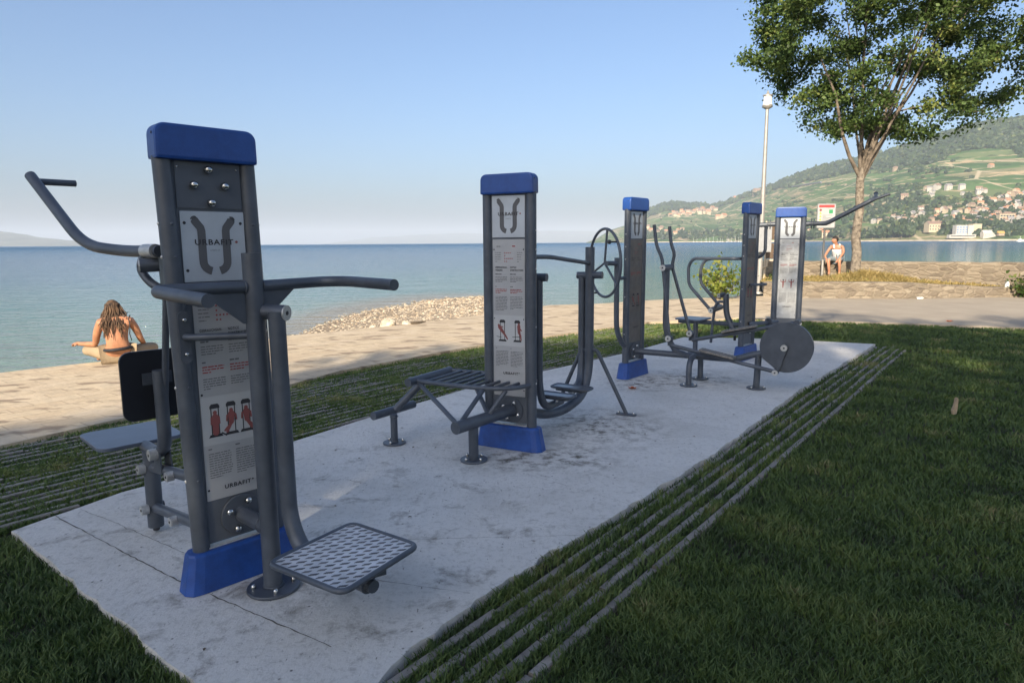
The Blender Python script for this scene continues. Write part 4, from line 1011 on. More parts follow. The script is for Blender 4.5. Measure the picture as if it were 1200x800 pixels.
wall('stone_wall', LW, [.42, .44, .44, .26, .2], .42, M_STONE, 'low rough stone retaining wall in front of the dry grass bank')
BW = [(8.55, 22.85), (11.2, 21.3), (14.5, 19.35), (22, 17.0)]
wall('stone_wall', BW, [.92, .92, .92, .92], .4, M_STONE, 'taller straight stone parapet behind the tree, along the water', z0=-.8)
TER = [(7.25, 19.5), (8.0, 19.0), (10.7, 18.5), (13.6, 18.8), (14.45, 19.3), (11.2, 21.28), (8.55, 22.8)]
def ter_z(x, y):
    return np.clip(.40-.045*np.clip(np.asarray(x)-10.7, 0, 9), .2, .42)+.0*np.asarray(y)
sheet('terrace', [(x, y, float(ter_z(x, y))) for x, y in TER], 0, M_DRY); struct(bpy.data.objects['terrace'])
def ghf(x, y): return .45+3.2*np.exp(-((x-10.75)**2+(y-20.0)**2)/1.1)+.8*(np.random.default_rng(4).random(x.shape) < .06)
def gd_keep(x, y, rg): return rg.random(x.shape) < np.clip(.05+.95*np.exp(-((x-10.7)**2/4+(y-19.8)**2/2)), 0, 1)
_old = grass('dry_grass', [TER], [], lambda d: 2200, ter_z, MGD, 1.5, (7, 16), (18, 24), 15, gd_keep, hfn=ghf)
# ================================================================ trees and shrubs
def leafmat(name, stops, tr=.35):
    m, n, l, b, P_ = newmat(name, .5); at = n.new('ShaderNodeAttribute'); at.attribute_name = 'tint'
    r = ramp(n, stops); l.new(at.outputs['Fac'], r.inputs[0]); l.new(r.outputs[0], b.inputs['Base Color']); b.inputs['Specular IOR Level'].default_value = .3
    t = n.new('ShaderNodeBsdfTranslucent'); l.new(r.outputs[0], t.inputs[0]); mx = n.new('ShaderNodeMixShader'); mx.inputs[0].default_value = tr
    l.new(b.outputs[0], mx.inputs[1]); l.new(t.outputs[0], mx.inputs[2]); l.new(mx.outputs[0], n['Material Output'].inputs[0]); return m
ML = leafmat('poplar_leaves', [(0, (.045, .072, .022)), (.4, (.078, .13, .036)), (.75, (.13, .19, .05)), (1, (.24, .27, .075))])
ML2 = leafmat('plane_leaves', [(0, (.05, .085, .03)), (1, (.10, .15, .05))], .5)
MLB = leafmat('bush_leaves', [(0, (.07, .12, .02)), (.5, (.16, .21, .035)), (1, (.33, .33, .08))])
MLD = leafmat('ivy_leaves', [(0, (.03, .06, .015)), (.6, (.07, .12, .03)), (1, (.2, .22, .06))])
M_BARK = mat('pale_bark', (.10, .08, .062), .9, 0, .5, 9, .9, 35, c2=(.33, .28, .22))
M_BARK2 = mat('branch_bark', (.10, .08, .06), .9, 0, .4, 6, .5, 35, c2=(.24, .195, .15))
def leaves(name, C, size, m, parent, rg, aspect=.7, tints=None):
    "C: (n,3) leaf centres -> one mesh of small folded leaf faces"
    n_ = len(C); a = rg.normal(size=(n_, 3)); a /= np.linalg.norm(a, axis=1)[:, None]
    b_ = rg.normal(size=(n_, 3)); b_ -= (b_*a).sum(1)[:, None]*a; b_ /= np.linalg.norm(b_, axis=1)[:, None]
    c_ = np.cross(a, b_); s_ = size*(.6+.8*rg.random(n_))[:, None]
    V = np.empty((n_, 4, 3)); V[:, 0] = C-a*s_; V[:, 1] = C+b_*s_*aspect+c_*s_*.18; V[:, 2] = C+a*s_; V[:, 3] = C-b_*s_*aspect+c_*s_*.18
    me = bpy.data.meshes.new(name); me.vertices.add(n_*4); me.vertices.foreach_set('co', V.ravel())
    base = np.arange(n_)*4; lp_ = np.stack([base, base+1, base+2, base, base+2, base+3], 1).ravel()
    me.loops.add(n_*6); me.loops.foreach_set('vertex_index', lp_.astype(np.int32)); me.polygons.add(n_*2)
    me.polygons.foreach_set('loop_start', (np.arange(n_*2)*3).astype(np.int32)); me.update(calc_edges=True)
    at = me.attributes.new('tint', 'FLOAT', 'POINT'); tv = tints if tints is not None else rg.random(n_)
    at.data.foreach_set('value', np.repeat(np.clip(tv, 0, 1), 4).astype(np.float32)); me.materials.append(m)
    o = bpy.data.objects.new(name, me); col.objects.link(o); o.parent = parent; return o
def tree(root, h_fork, r0, env, nlimb, ntwig, nleaf, lsize, seed, lm, spread=.34, trunkm=M_BARK, lean=(0, 0), twigr=.012):
    "env(rg) -> sample point in crown (local coords). limbs rise from the fork, twigs lead to sampled points"
    rg = np.random.default_rng(seed); rr = random.Random(seed)
    tp = [Vector((0, 0, -.15))]; 
    for k in range(1, 9):
        t = k/8; tp.append(Vector((lean[0]*t+.03*math.sin(k*1.7+seed), lean[1]*t+.03*math.cos(k*2.1), h_fork*t)))
    tb_ = MB().tube(tp, r0, 14, radii=[r0*(1.25 if k == 0 else 1.08-.28*k/8) for k in range(9)]).build('trunk', trunkm, root, recalc=False)
    fork = tp[-1]; lim = MB(); nodes_ = []
    for i in range(nlimb):
        tgt = Vector(env(rg, shell=.55)); 
        ang = 2*PI*i/nlimb+rr.uniform(-.3, .3)
        st_ = fork-Vector((0, 0, rr.uniform(0, .55)*min(1, h_fork/4)))
        mid = st_.lerp(tgt, .45)+Vector((rr.uniform(-.2, .2), rr.uniform(-.2, .2), .35+rr.uniform(0, .4)))
        P = [st_*(1-t)**2+mid*2*t*(1-t)+tgt*t*t+Vector((rr.gauss(0, .03), rr.gauss(0, .03), rr.gauss(0, .03)))*(0 < t < 1) for t in [k/9 for k in range(10)]]
        rb = r0*rr.uniform(.27, .44)
        lim.tube(P, rb, 9, radii=[rb*(1-.82*k/9) for k in range(10)])
        for k in range(2, 10): nodes_.append((P[k], rb*(1-.82*k/9)))
    Cs = []; Ts = []
    for i in range(ntwig):
        tgt = Vector(env(rg))
        c = sorted(nodes_, key=lambda q_: (q_[0]-tgt).length+rr.uniform(0, .5)+(2.2 if q_[0].z > tgt.z+.5 else 0))[0]
        st_ = c[0]; mid = st_.lerp(tgt, .5)+Vector((rr.uniform(-.25, .25), rr.uniform(-.25, .25), rr.uniform(.0, .45)))
        K = 6; P = [st_*(1-t)**2+mid*2*t*(1-t)+tgt*t*t for t in [k/K for k in range(K+1)]]
        rb = min(c[1]*.6, .05); lim.tube(P, rb, 5, radii=[max(.004, rb*(1-.85*k/K)) for k in range(K+1)], caps=False)
        if i < ntwig*.35:
            for k in range(3, K): nodes_.append((P[k], max(.008, rb*(1-.85*k/K))))
        L = (tgt-st_).length; nl = int(nleaf/ntwig*(.5+rr.random()))
        t = 1-rg.random(nl)**1.3*min(.75, 1.6/max(L, .5)); Pa = np.array([tuple(p) for p in P]); idx = np.clip(t*K, 0, K-1e-6); i0 = idx.astype(int); fr = (idx-i0)[:, None]
        base = Pa[i0]*(1-fr)+Pa[i0+1]*fr
        Cs.append(base+rg.normal(size=(nl, 3))*spread*np.array([1, 1, .75])*(.5+.5*rg.random((nl, 1)))); Ts.append(np.full(nl, .45+.22*rg.normal())+.18*rg.normal(size=nl))
    crown = leaves('crown', np.concatenate(Cs), lsize, lm, root, rg, tints=np.concatenate(Ts))
    lim.build('branches', M_BARK2, root, recalc=False)
    return crown
TX, TY = 10.52, 20.5
def env1(rg, shell=1.):
    while True:
        p = rg.uniform(-1, 1, 3); r_ = np.linalg.norm(p)
        if r_ > 1 or (shell == 1. and r_ < .45 and rg.random() < .6): continue
        p = p*shell
        x = .95+p[0]*(5.3 if p[0] > 0 else 4.8); y = p[1]*4.0; z = 8.3+p[2]*4.4
        zmin = 3.55+.10*abs(x) + (.33*(abs(x)-.9) if x < -.9 else (.34*(x-1.6) if x > 1.6 else 0))
        if z < zmin: continue
        return (x, y, z)
t1 = thing('tree', 'tall leafy poplar with pale trunk standing in dry grass beside the water', 'tree', (TX, TY, .38))
tree(t1, 3.35, .135, env1, 12, 540, 115000, .049, 5, ML, .21)
# low side branch with few leaves
MB().tube([(-.05, 0, 3.1), (-.45, -.1, 3.7), (-.75, -.15, 4.4), (-1.0, -.2, 5.4), (-1.5, -.2, 6.4)], .05, 8, radii=[.06, .052, .045, .035, .02]).build('branches', M_BARK2, t1, recalc=False)

def env2(rg, shell=1.):
    while True:
        p = rg.uniform(-1, 1, 3)
        if np.linalg.norm(p) > 1: continue
        p = p*shell
        return (p[0]*4.7, p[1]*4.3, 13.6+p[2]*5.7)
shade_lab = 'tall full-crowned plane tree in the row behind the camera, shading the lawn'
tr0 = thing('tree', shade_lab, 'tree', (0, 0, -.05), 0, 'shade trees behind the exercise area')
tree(tr0, 7.0, .36, env2, 9, 330, 14000, .20, 9, ML2, .45)
def copy_tree(o, parent=None):
    c = o.copy(); col.objects.link(c)
    if parent: c.parent = parent
    for ch in list(o.children): copy_tree(ch, c)
    return c
spots = [(-27.5, -35.5), (-22.5, -31.5), (-18, -27.2), (-13.6, -22.8), (-9.3, -18.6), (-4.2, -18.4), (1.0, -16.9), (6.4, -15.6), (12, -14.5)]
for i, (x, y) in enumerate(spots):
    k_ = 5.4 if i < 5 else 4.0; x -= SUN_TRAVEL.x*k_; y -= SUN_TRAVEL.y*k_
    o = tr0 if i == 0 else copy_tree(tr0)
    o.location = (x-SUN_TRAVEL.x*.0, y-SUN_TRAVEL.y*.0, -.05); o.rotation_euler = (0, 0, i*1.13); s_ = (1, .95, 1.02, .93, .97)[i % 5]; o.scale = (s_, s_, s_)

def shrub(root, n_st, hgt, rad, nleaf, lsize, m, seed, spread=.1):
    rg = np.random.default_rng(seed); rr = random.Random(seed); st = MB(); C = []; T_ = []
    for i in range(n_st):
        a = rr.uniform(0, 2*PI); d = rr.random()**.5*rad; h = hgt*(1-.35*(d/rad)**2)*rr.uniform(.65, 1.05)
        p0 = Vector((math.cos(a)*d*.25, math.sin(a)*d*.25, 0)); p2 = Vector((math.cos(a)*d, math.sin(a)*d, h)); p1 = p0.lerp(p2, .5)+Vector((-math.cos(a)*d*.15, -math.sin(a)*d*.15, h*.12))
        P = [p0*(1-t)**2+p1*2*t*(1-t)+p2*t*t for t in (0, .25, .5, .75, 1)]
        st.tube(P, .008, 5, radii=[.009, .008, .006, .005, .003])
        k = nleaf//n_st; t = .22+.78*rg.random(k); Pa = np.array([tuple(p) for p in P]); ix = np.clip(t*4, 0, 3.999); i0 = ix.astype(int); fr = (ix-i0)[:, None]
        C.append(Pa[i0]*(1-fr)+Pa[i0+1]*fr+rg.normal(size=(k, 3))*spread); T_.append(.5+.25*rg.normal(size=k)+.1*rg.normal())
    leaves('leaves', np.maximum(np.concatenate(C), [-9, -9, .02]), lsize, m, root, rg, tints=np.concatenate(T_)); st.build('stems', M_BARK2, root, recalc=False)
b1 = thing('bush', 'loose yellow-green bush at the promenade edge, left of the lamp post', 'bush', (5.75, 18.35, 0))
shrub(b1, 22, 1.12, .72, 620, .058, MLB, 3)
b2 = thing('bush', 'dark green leafy bush at the right end of the low stone wall', 'bush', (14.35, 18.0, 0)); shrub(b2, 30, .75, .75, 1500, .05, MLD, 6)
b3 = thing('bush', 'small low bush on the wall beside the notice board', 'bush', (8.0, 20.1, .2)); shrub(b3, 14, .32, .4, 380, .04, MLD, 7)

# ================================================================ street furniture
M_POLE = mat('galvanised', (.36, .345, .32), .5, .4, .15, 6)
M_WHITE = mat('white_paint', (.78, .76, .72), .45)
M_GREYB = mat('grey_box', (.32, .33, .34), .5, .1, .1, 5)
M_BROWN = mat('brown_board', (.11, .075, .05), .7, 0, .25, 6)
M_CREAM = mat('cream_frame', (.55, .45, .33), .7, 0, .1, 6)
lx, ly = 7.5, 20.22
lamp = thing('street_lamp', 'tall slim grey lamp post with white barrel-shaped lantern', 'street lamp', (lx, ly, 0))
MB().tube([(0, 0, 0), (0, 0, 2.2), (0, 0, 5.4)], .07, 14, radii=[.085, .07, .045]).build('pole', M_POLE, lamp, recalc=False)
MB().tube([(0, 0, 0), (0, 0, .06), (0, 0, .1)], .12, 14, radii=[.15, .14, .09]).build('base', M_POLE, lamp, recalc=False)
MB().tube([(0, 0, 5.38), (0, 0, 5.44), (0, 0, 5.50)], .15, 16, radii=[.05, .15, .14]).build('lantern_collar', M_POLE, lamp, recalc=False)
MB().tube([(0, 0, 5.49), (0, 0, 5.53), (0, 0, 5.64), (0, 0, 5.75)], .14, 18, radii=[.14, .125, .115, .115]).build('lantern', M_WHITE, lamp, recalc=False)
MB().tube([(0, 0, 5.75), (0, 0, 5.78), (0, 0, 5.80), (0, 0, 5.90)], .14, 18, radii=[.14, .145, .05, .015]).build('lantern_cap', M_POLE, lamp, recalc=False)
cbx = thing('control_box', 'grey metal cabinet mounted on the lamp post at head height', 'cabinet', (lx+.04, ly-.16, 1.25))
MB().box((0, 0, .42), (.19, .08, .42)).build('housing', M_GREYB, cbx, bevel=.012)
MB().box((0, -.085, .42), (.165, .006, .39)).build('door', M_GREYB, cbx, bevel=.003)
nb = thing('notice_board', 'brown notice board with cream frame beside the lamp post', 'notice board', (8.42, 21.3, 0))
for z in (1.0, 1.60): MB().box((0, 0, z+.27), (.34, .02, .24)).build('panel', M_BROWN, nb, bevel=.004)
for z in (.98, 1.575, 2.14): MB().box((0, -.01, z), (.36, .03, .028)).build('frame_rail', M_CREAM, nb)
for x in (-.35, .35): MB().tube([(x, .04, -.0), (x, .04, 2.2)], .035, 10).build('board_post', M_CREAM, nb, recalc=False)
MB().tube([(-.3, -.02, .98), (-.3, -.02, .80), (-.42, -.02, .74), (-.5, -.02, .8)], .03, 8).build('bracket', M_CREAM, nb, recalc=False)
# information sign
sx_, sy_ = atY(964.5, 300, 21.6)[0], 21.6
sg_ = thing('information_sign', 'grey post sign with red heading and small yellow warning symbols', 'sign', (sx_, sy_, .35))
MB().tube([(0, 0, 0), (0, 0, 2.35)], .032, 10).build('sign_post', mat('dark_pole', (.13, .13, .13), .5, .4), sg_, recalc=False)
MB().tube([(0, 0, .0), (0, 0, .62)], .04, 10).build('post_sleeve', M_POLE, sg_, recalc=False)
sp_ = MB().prism(rrect(-.30, .30, 1.62, 2.40, .04, 4), -.04, -.052, 'y').build('sign_panel', mat('sign_back', (.24, .245, .25), .5, .3), sg_)
MB().prism(rrect(-.275, .275, 1.645, 2.375, .03, 4), -.0535, -.056, 'y').build('sign_face', mat('sign_face', (.40, .41, .41), .5, 0, .08, 6), sp_)
MB().box((0, -.0585, 2.31), (.245, .002, .042)).build('heading_band', mat('sign_red', (.42, .06, .06), .5), sp_)

ty = MB()
for z in (2.10, 2.0, 1.90, 1.80): ty.add([(-.23, -.0585, z-.035), (-.15, -.0585, z-.035), (-.19, -.0585, z+.04)], [(0, 1, 2)])
ty.build('warning_symbols', mat('sign_yellow', (.65, .42, .05), .5), sp_, recalc=False)
rc = MB(); rc.add([(-.19+.04*math.cos(PI*k/6), -.060, 2.19+.04*math.sin(PI*k/6)) for k in range(12)], [tuple(range(12))]); rc.build('prohibition_symbol', REDINK, sp_, recalc=False)
MB().box((.14, -.0585, 2.14), (.06, .002, .06)).build('green_symbol', mat('sign_green', (.05, .28, .12), .5), sp_)

gl = MB()
rgl = random.Random(2)
for k in range(9):
    z = 2.02-.04*k; gl.add([(-.12, -.0585, z), (-.12+rgl.uniform(.1, .32), -.0585, z), (-.12+rgl.uniform(.1, .32), -.0585, z+.012), (-.12, -.0585, z+.012)], [(0, 1, 2, 3)])
gl.build('print', GREYINK, sp_, recalc=False)
# small loose things
M_LEAF = mat('dry_leaf_orange', (.45, .11, .03), .8, 0, .3, 40)
def flat_leaf(x, y, s, m, label, rz, z=.004):
    P = [(0, -1), (.45, -.5), (.8, .1), (.4, .3), (.5, .8), (0, .7), (-.4, 1), (-.45, .3), (-.85, .2), (-.4, -.4)]
    V = [(p[0]*s, p[1]*s, .006+.012*math.sin(i*2.3)+.01) for i, p in enumerate(P)]+[(0, 0, .004)]
    m_ = MB().add(V, [(i, (i+1) % 10, 10) for i in range(10)]).build('fallen_leaf', m, recalc=False); m_.location = (x, y, z); m_.rotation_euler = (0, 0, rz)
    return tag(m_, label, 'leaf')
flat_leaf(*G(741, 456), .06, M_LEAF, 'curled orange leaf lying on the slab in front of the wheel station', .5)
flat_leaf(*G(1113, 377), .07, M_LEAF, 'dry leaf on the asphalt path at right', 1.5)
M_STICK = mat('pale_wood', (.36, .27, .17), .85, 0, .3, 12)
x, y = G(1116, 487, -.03)
MB().prism([(0, 0), (.035, .01), (.045, .07), (.05, .15), (.03, .165), (.01, .09), (-.01, .04)], -.012, .012, 'y').build('wood_piece', M_STICK, bevel=.004)
o = bpy.data.objects['wood_piece']; o.location = (x, y, -.02); o.rotation_euler = (-.2, .15, .2); tag(o, 'short pale piece of wood sticking up out of the right-hand lawn', 'wood piece')
x, y, z = atY(1176, 336, 18.75)
m = MB().tube([(0, 0, 0), (0, 0, .16), (0, 0, .19), (0, 0, .24)], .05, 12, radii=[.055, .055, .03, .028]).build('bottle', M_WHITE, recalc=False); m.location = (x, 18.62, .215); tag(m, 'white bottle standing on the low wall beside the dark bush', 'bottle')
x, y = G(1075, 350)
rg = random.Random(8); m = MB().prism([(-.1, -.05), (-.03, -.07), (.08, -.04), (.11, .02), (.03, .07), (-.07, .05)], 0, .05).build('paper_scrap', M_WHITE, bevel=.015); m.location = (x, y-.1, .004); tag(m, 'crumpled white paper at the foot of the low stone wall', 'litter')
rgl = random.Random(77); lt = MB()
for _ in range(150):
    k = rgl.random(); 
    if k < .6: x, y = rgl.uniform(-1.6, 4.5), rgl.uniform(2.4, 9.5)
    else: x, y = rgl.uniform(2, 9), rgl.uniform(2.2, 11)
    s_ = rgl.uniform(.006, .016); a = rgl.uniform(0, 6.3); ca, sa = math.cos(a)*s_, math.sin(a)*s_
    on = inpoly([x], [y], SLAB)[0]; z = .003 if on else -.012
    lt.add([(x-ca, y-sa, z), (x+sa*.5, y-ca*.5, z+s_*.3), (x+ca, y+sa, z+s_*.15), (x-sa*.5, y+ca*.5, z+s_*.35)], [(0, 1, 2, 3)])
o = lt.build('leaf_litter', mat('litter_brown', (.10, .07, .04), .9, 0, .5, 3), recalc=False); o['kind'] = 'stuff'
# thin metal rail end at far right on parapet
rl = thing('mooring_frame', 'small pale metal frame on the water side of the parapet, at the right edge', 'metal frame', (15.6, 19.3, .3))
MB().tube([(-.35, 0, .0), (-.2, 0, .95), (.15, 0, 1.25)], .02, 8).build('rail', M_POLE, rl, recalc=False)
MB().tube([(-.45, 0, .62), (.2, 0, .75)], .016, 8).build('rail', M_POLE, rl, recalc=False)

# ================================================================ people
M_SKIN = mat('tanned_skin', (.42, .195, .105), .5, 0, .22, 9, .15, 90)
M_SKIN2 = mat('tanned_skin_second', (.42, .20, .12), .5, 0, .1, 4)
M_HAIR = mat('dreadlock_hair', (.035, .02, .012), .8, 0, .5, 16, .5, 80, c2=(.15, .085, .045))
M_KHAKI = mat('khaki_cloth', (.31, .235, .15), .85, 0, .12, 12, .3, 40)
M_BLACK = mat('black_cloth', (.015, .016, .022), .7)
M_TANK = mat('white_cloth', (.62, .61, .60), .8, 0, .1, 20)
M_DHAIR = mat('dark_hair', (.02, .015, .013), .7)
M_SHORT2 = mat('grey_shorts', (.20, .24, .26), .8)
def add_hand(vs_, es, wrist, dirv, side, palm_n, L=.18, fr=.009, curl=.5):
    "palm + five finger chains appended to the skin skeleton; wrist is a vertex index"
    w = Vector(vs_[wrist][:3]); d = Vector(dirv).normalized(); s_ = Vector(side).normalized(); pn = Vector(palm_n).normalized()
    i0 = len(vs_); c = w+d*.05; vs_.append((*c, .026)); es.append((wrist, i0))
    for k, (off, ln) in enumerate(((-.03, .07), (-.01, .08), (.01, .075), (.03, .06))):
        p = c+d*.035+s_*off; i = len(vs_); vs_.append((*p, fr*1.15)); es.append((i0, i)); prev = i
        for t in (1, 2):
            p = p+(d*math.cos(curl*t)+pn*math.sin(curl*t))*ln*.5; i = len(vs_); vs_.append((*p, fr*(1.05-.15*t))); es.append((prev, i)); prev = i
    p = w+d*.03-s_*.035; i = len(vs_); vs_.append((*p, fr*1.3)); es.append((i0, i)); prev = i
    p = p+(d*.6-s_*.5+pn*.4).normalized()*.035; i = len(vs_); vs_.append((*p, fr*1.1)); es.append((prev, i))
def add_head(m, c, fwd, r=.1, up_=Vector((0, 0, 1))):
    "ovoid head with brow, nose, chin, ears, merged into the body mesh"
    bm = bmesh.new(); bmesh.ops.create_icosphere(bm, subdivisions=4, radius=1)
    f = Vector(fwd).normalized(); u_ = (up_-f*up_.dot(f)).normalized(); s_ = f.cross(u_)
    for v in bm.verts:
        x, y, z = v.co  # x side, y fwd, z up
        w_ = .76*(1-.18*max(0, -z)); d = .95; h = 1.16
        yy = y*d; 
        if y > 0:
            yy *= 1-.10*max(0, z-.3)
            nose = math.exp(-((x/.16)**2+((z+.12)/.16)**2)); yy += .26*nose
            yy -= .09*math.exp(-(((abs(x)-.32)/.16)**2+((z-.08)/.1)**2))
            yy += .06*math.exp(-((x/.3)**2+((z+.5)/.08)**2))-.04*math.exp(-((x/.3)**2+((z+.43)/.03)**2))
            yy += .10*max(0, -z-.55)
        ear = math.exp(-(((y+.05)/.14)**2+((z-.0)/.18)**2))*(.14 if abs(x) > .6 else 0)
        xx = x*w_+math.copysign(ear, x); zz = z*h
        v.co = Vector(c)+(s_*xx+f*yy+u_*zz)*r
    V = [tuple(v.co) for v in bm.verts]; Fs = [tuple(v.index for v in f_.verts) for f_ in bm.faces]; bm.free()
    m.add(V, Fs, True)
def person(label, loc, rz, vs_, es, root_i, skinm, head=None):
    V, Fs = skin((vs_, es, root_i), 'body_skin', 2); m = MB().add(V, Fs, True)
    if head: add_head(m, *head)
    o = m.build('person', skinm, None, recalc=False); o.location = loc; o.rotation_euler = (0, 0, rz); tag(o, label, 'person'); return o
# seated cross-legged man, local: x right, y forward (to the lake), z up
vs_ = [(.0, 0, .12, (.15, .12)), (.0, -.02, .26, (.135, .10)), (-.01, .0, .42, (.15, .10)), (-.015, .05, .54, (.165, .085)), (-.02, .09, .61, (.06, .055)), (-.03, .13, .67, (.052, .052)),
       (-.19, .05, .555, .062), (-.245, .09, .40, .052), (-.28, .16, .255, .042), (-.40, .27, .25, .036), (-.49, .36, .25, .026),
       (.17, .05, .555, .062), (.225, .08, .43, .050), (.262, .12, .30, .042), (.28, .26, .23, .034), (.25, .36, .19, .026),
       (-.10, .06, .11, .10), (-.30, .24, .15, .085), (-.44, .36, .16, .065), (-.28, .46, .09, .058), (-.08, .50, .06, .042), (-.02, .52, .045, .034), (.06, .53, .035, .026),
       (.10, .06, .11, .10), (.28, .24, .15, .085), (.42, .38, .15, .065), (.24, .42, .07, .055), (.02, .38, .055, .042), (-.20, .34, .045, .036), (-.31, .30, .035, .028)]
es = [(0, 1), (1, 2), (2, 3), (3, 4), (4, 5), (3, 6), (6, 7), (7, 8), (8, 9), (9, 10), (3, 11), (11, 12), (12, 13), (13, 14), (14, 15), (0, 16), (16, 17), (17, 18), (18, 19), (19, 20), (20, 21), (21, 22),
      (0, 23), (23, 24), (24, 25), (25, 26), (26, 27), (27, 28), (28, 29)]
add_hand(vs_, es, 10, (-.7, .6, .05), (.5, .6, .2), (.3, .2, -.8)); add_hand(vs_, es, 15, (-.2, .7, -.3), (.9, .2, .1), (-.3, 0, -.8))
px, py = G(137, 427)
PR = math.atan2(-.42, 1)*-1
man = person('shirtless long-haired man in khaki shorts sitting cross-legged at the promenade edge facing the lake', (px-.02, py+.10, .0), R(24), vs_, es, 0, M_SKIN, ((-.045, .185, .705), (-.12, 1, -.35), .10))
V, Fs = skin(([(v[0], v[1], v[2], (v[3] if not isinstance(v[3], tuple) else max(v[3]))*1.04) for v in [vs_[0]]+vs_[16:19]+[(-.36, .42, .12, .066)]+vs_[23:26]+[(.33, .41, .10, .064)]],
               [(0, 1), (1, 2), (2, 3), (3, 4), (0, 5), (5, 6), (6, 7), (7, 8)], 0), 'shorts', 2)
V = [(x, y, max(.004, z)) for x, y, z in V]
MB().add(V, Fs, True).build('shorts', M_KHAKI, man, recalc=False)
wb = MB(); wb.tube([(.158*math.cos(t), -.015+.128*math.sin(t), .205+.012*math.cos(t)) for t in [2*PI*k/24 for k in range(24)]], .022, 8, closed=True); wb.build('waistband', M_BLACK, man, recalc=False)
st = MB(); st.tube([(.155, .12, .60), (.165, .03, .64), (.155, -.035, .60), (.165, -.055, .50), (.155, -.07, .40), (.17, -.03, .30)], .006, 6).tube([(.10, -.03, .62), (.13, -.035, .66), (.15, -.03, .69)], .006, 6); st.build('strap', M_BLACK, man, recalc=False)
hair = MB(); rh = random.Random(4); hc = Vector((-.045, .185, .705))
hair_cap = bmesh.new(); bmesh.ops.create_icosphere(hair_cap, subdivisions=3, radius=1)
for v in hair_cap.verts:
    f_ = 1.09+.05*mnoise.noise(v.co*5); v.co = Vector((hc.x+v.co.x*.087*f_, hc.y-.012+v.co.y*.098*f_, hc.z+.02+v.co.z*.113*f_))
Vh = [tuple(v.co) for v in hair_cap.verts]; Fh = [tuple(v.index for v in f.verts) for f in hair_cap.faces if f.calc_center_median().y < hc.y+.05 or f.calc_center_median().z > hc.z+.06]; hair_cap.free()
hair.add(Vh, Fh, True)
for k in range(74):
    a = PI+PI*(k+.5)/74+rh.uniform(-.08, .08); x0 = hc.x+.088*math.cos(a); y0 = hc.y+.095*math.sin(a)-.01
    ln = rh.uniform(.20, .40)*(1.0 if x0 < .02 else .82); zt = hc.z+rh.uniform(.0, .09); P = [(hc.x+.3*(x0-hc.x), hc.y+.3*(y0-hc.y), hc.z+.115), (x0, y0, zt)]
    x, y, z = x0, y0, zt
    for j in range(5):
        z -= ln/5; ty_ = -.115-.02*rh.random() if z < .60 else y-.03
        y = y+(min(ty_, y)-y)*.5; y = max(y, -.15); x += rh.uniform(-.022, .022)+(.012 if x0 > -.02 else -.006); P.append((x, y, z))
    hair.tube(P, .01, 6, radii=[.009, .0095, .009, .0085, .0075, .006, .003])
hair.build('hair', M_HAIR, man, recalc=False)
# second man sitting on the parapet; local x right (viewer's right), -y towards the camera
vs2 = [(.0, 0, .10, (.14, .11)), (-.02, -.03, .25, (.125, .095)), (-.04, -.09, .40, (.15, .10)), (-.05, -.12, .52, (.16, .08)), (-.07, -.13, .60, (.058, .055)), (-.08, -.14, .66, .05),
       (-.22, -.10, .53, .058), (-.33, -.18, .36, .045), (-.41, -.32, .20, .036), (-.36, -.42, .10, .026),
       (.13, -.14, .53, .058), (.17, -.25, .33, .045), (.08, -.40, .18, .036), (.02, -.47, .10, .026),
       (-.10, -.08, .09, .095), (-.24, -.30, .10, .08), (-.30, -.47, .07, .062), (-.27, -.46, -.15, .052), (-.25, -.42, -.36, .038), (-.27, -.50, -.42, .034),
       (.10, -.08, .09, .095), (.08, -.32, .10, .08), (.04, -.48, .07, .062), (.06, -.47, -.15, .052), (.07, -.43, -.36, .038), (.05, -.52, -.42, .034)]
es2 = [(0, 1), (1, 2), (2, 3), (3, 4), (4, 5), (3, 6), (6, 7), (7, 8), (8, 9), (3, 10), (10, 11), (11, 12), (12, 13), (0, 14), (14, 15), (15, 16), (16, 17), (17, 18), (18, 19), (0, 20), (20, 21), (21, 22), (22, 23), (23, 24), (24, 25)]
add_hand(vs2, es2, 9, (.3, -.5, -.6), (.8, .2, .3), (.2, .3, -.3)); add_hand(vs2, es2, 13, (-.4, -.5, -.5), (.8, -.2, .3), (0, .3, -.5))
wx = atY(975, 300, 22.0)[0]
man2 = person('man in white tank top sitting on the stone parapet beside the tree trunk, looking left', (wx+.05, 21.72, .90), R(-24), vs2, es2, 0, M_SKIN2, ((-.12, -.155, .74), (-.93, -.36, -.05), .105))
V, Fs = skin(([(v[0], v[1], v[2], (v[3] if not isinstance(v[3], tuple) else max(v[3]))*1.12) for v in [vs2[0]]+vs2[14:17]+vs2[20:23]], [(0, 1), (1, 2), (2, 3), (0, 4), (4, 5), (5, 6)], 0), 'shorts', 2)
MB().add(V, Fs, True).build('shorts', M_SHORT2, man2, recalc=False)
V, Fs = skin(([(*vs2[0][:2], .13, .165), (-.02, -.035, .25, .165), (-.04, -.095, .40, .185), (-.05, -.125, .475, .16)], [(0, 1), (1, 2), (2, 3)], 0), 'tank_top', 2)
tt = MB().add(V, Fs, True)
for s_ in (-1, 1): tt.tube([(-.05+s_*.085, -.2, .47), (-.055+s_*.09, -.18, .57), (-.055+s_*.09, -.10, .60), (-.05+s_*.085, -.04, .53)], .034, 8)
tt.build('tank_top', M_TANK, man2, recalc=False)
bm = bmesh.new(); bmesh.ops.create_icosphere(bm, subdivisions=3, radius=1); h2 = Vector((-.11, -.15, .755))
for v in bm.verts: v.co = Vector((h2.x+v.co.x*.106, h2.y+v.co.y*.092, h2.z+.012+v.co.z*.118))
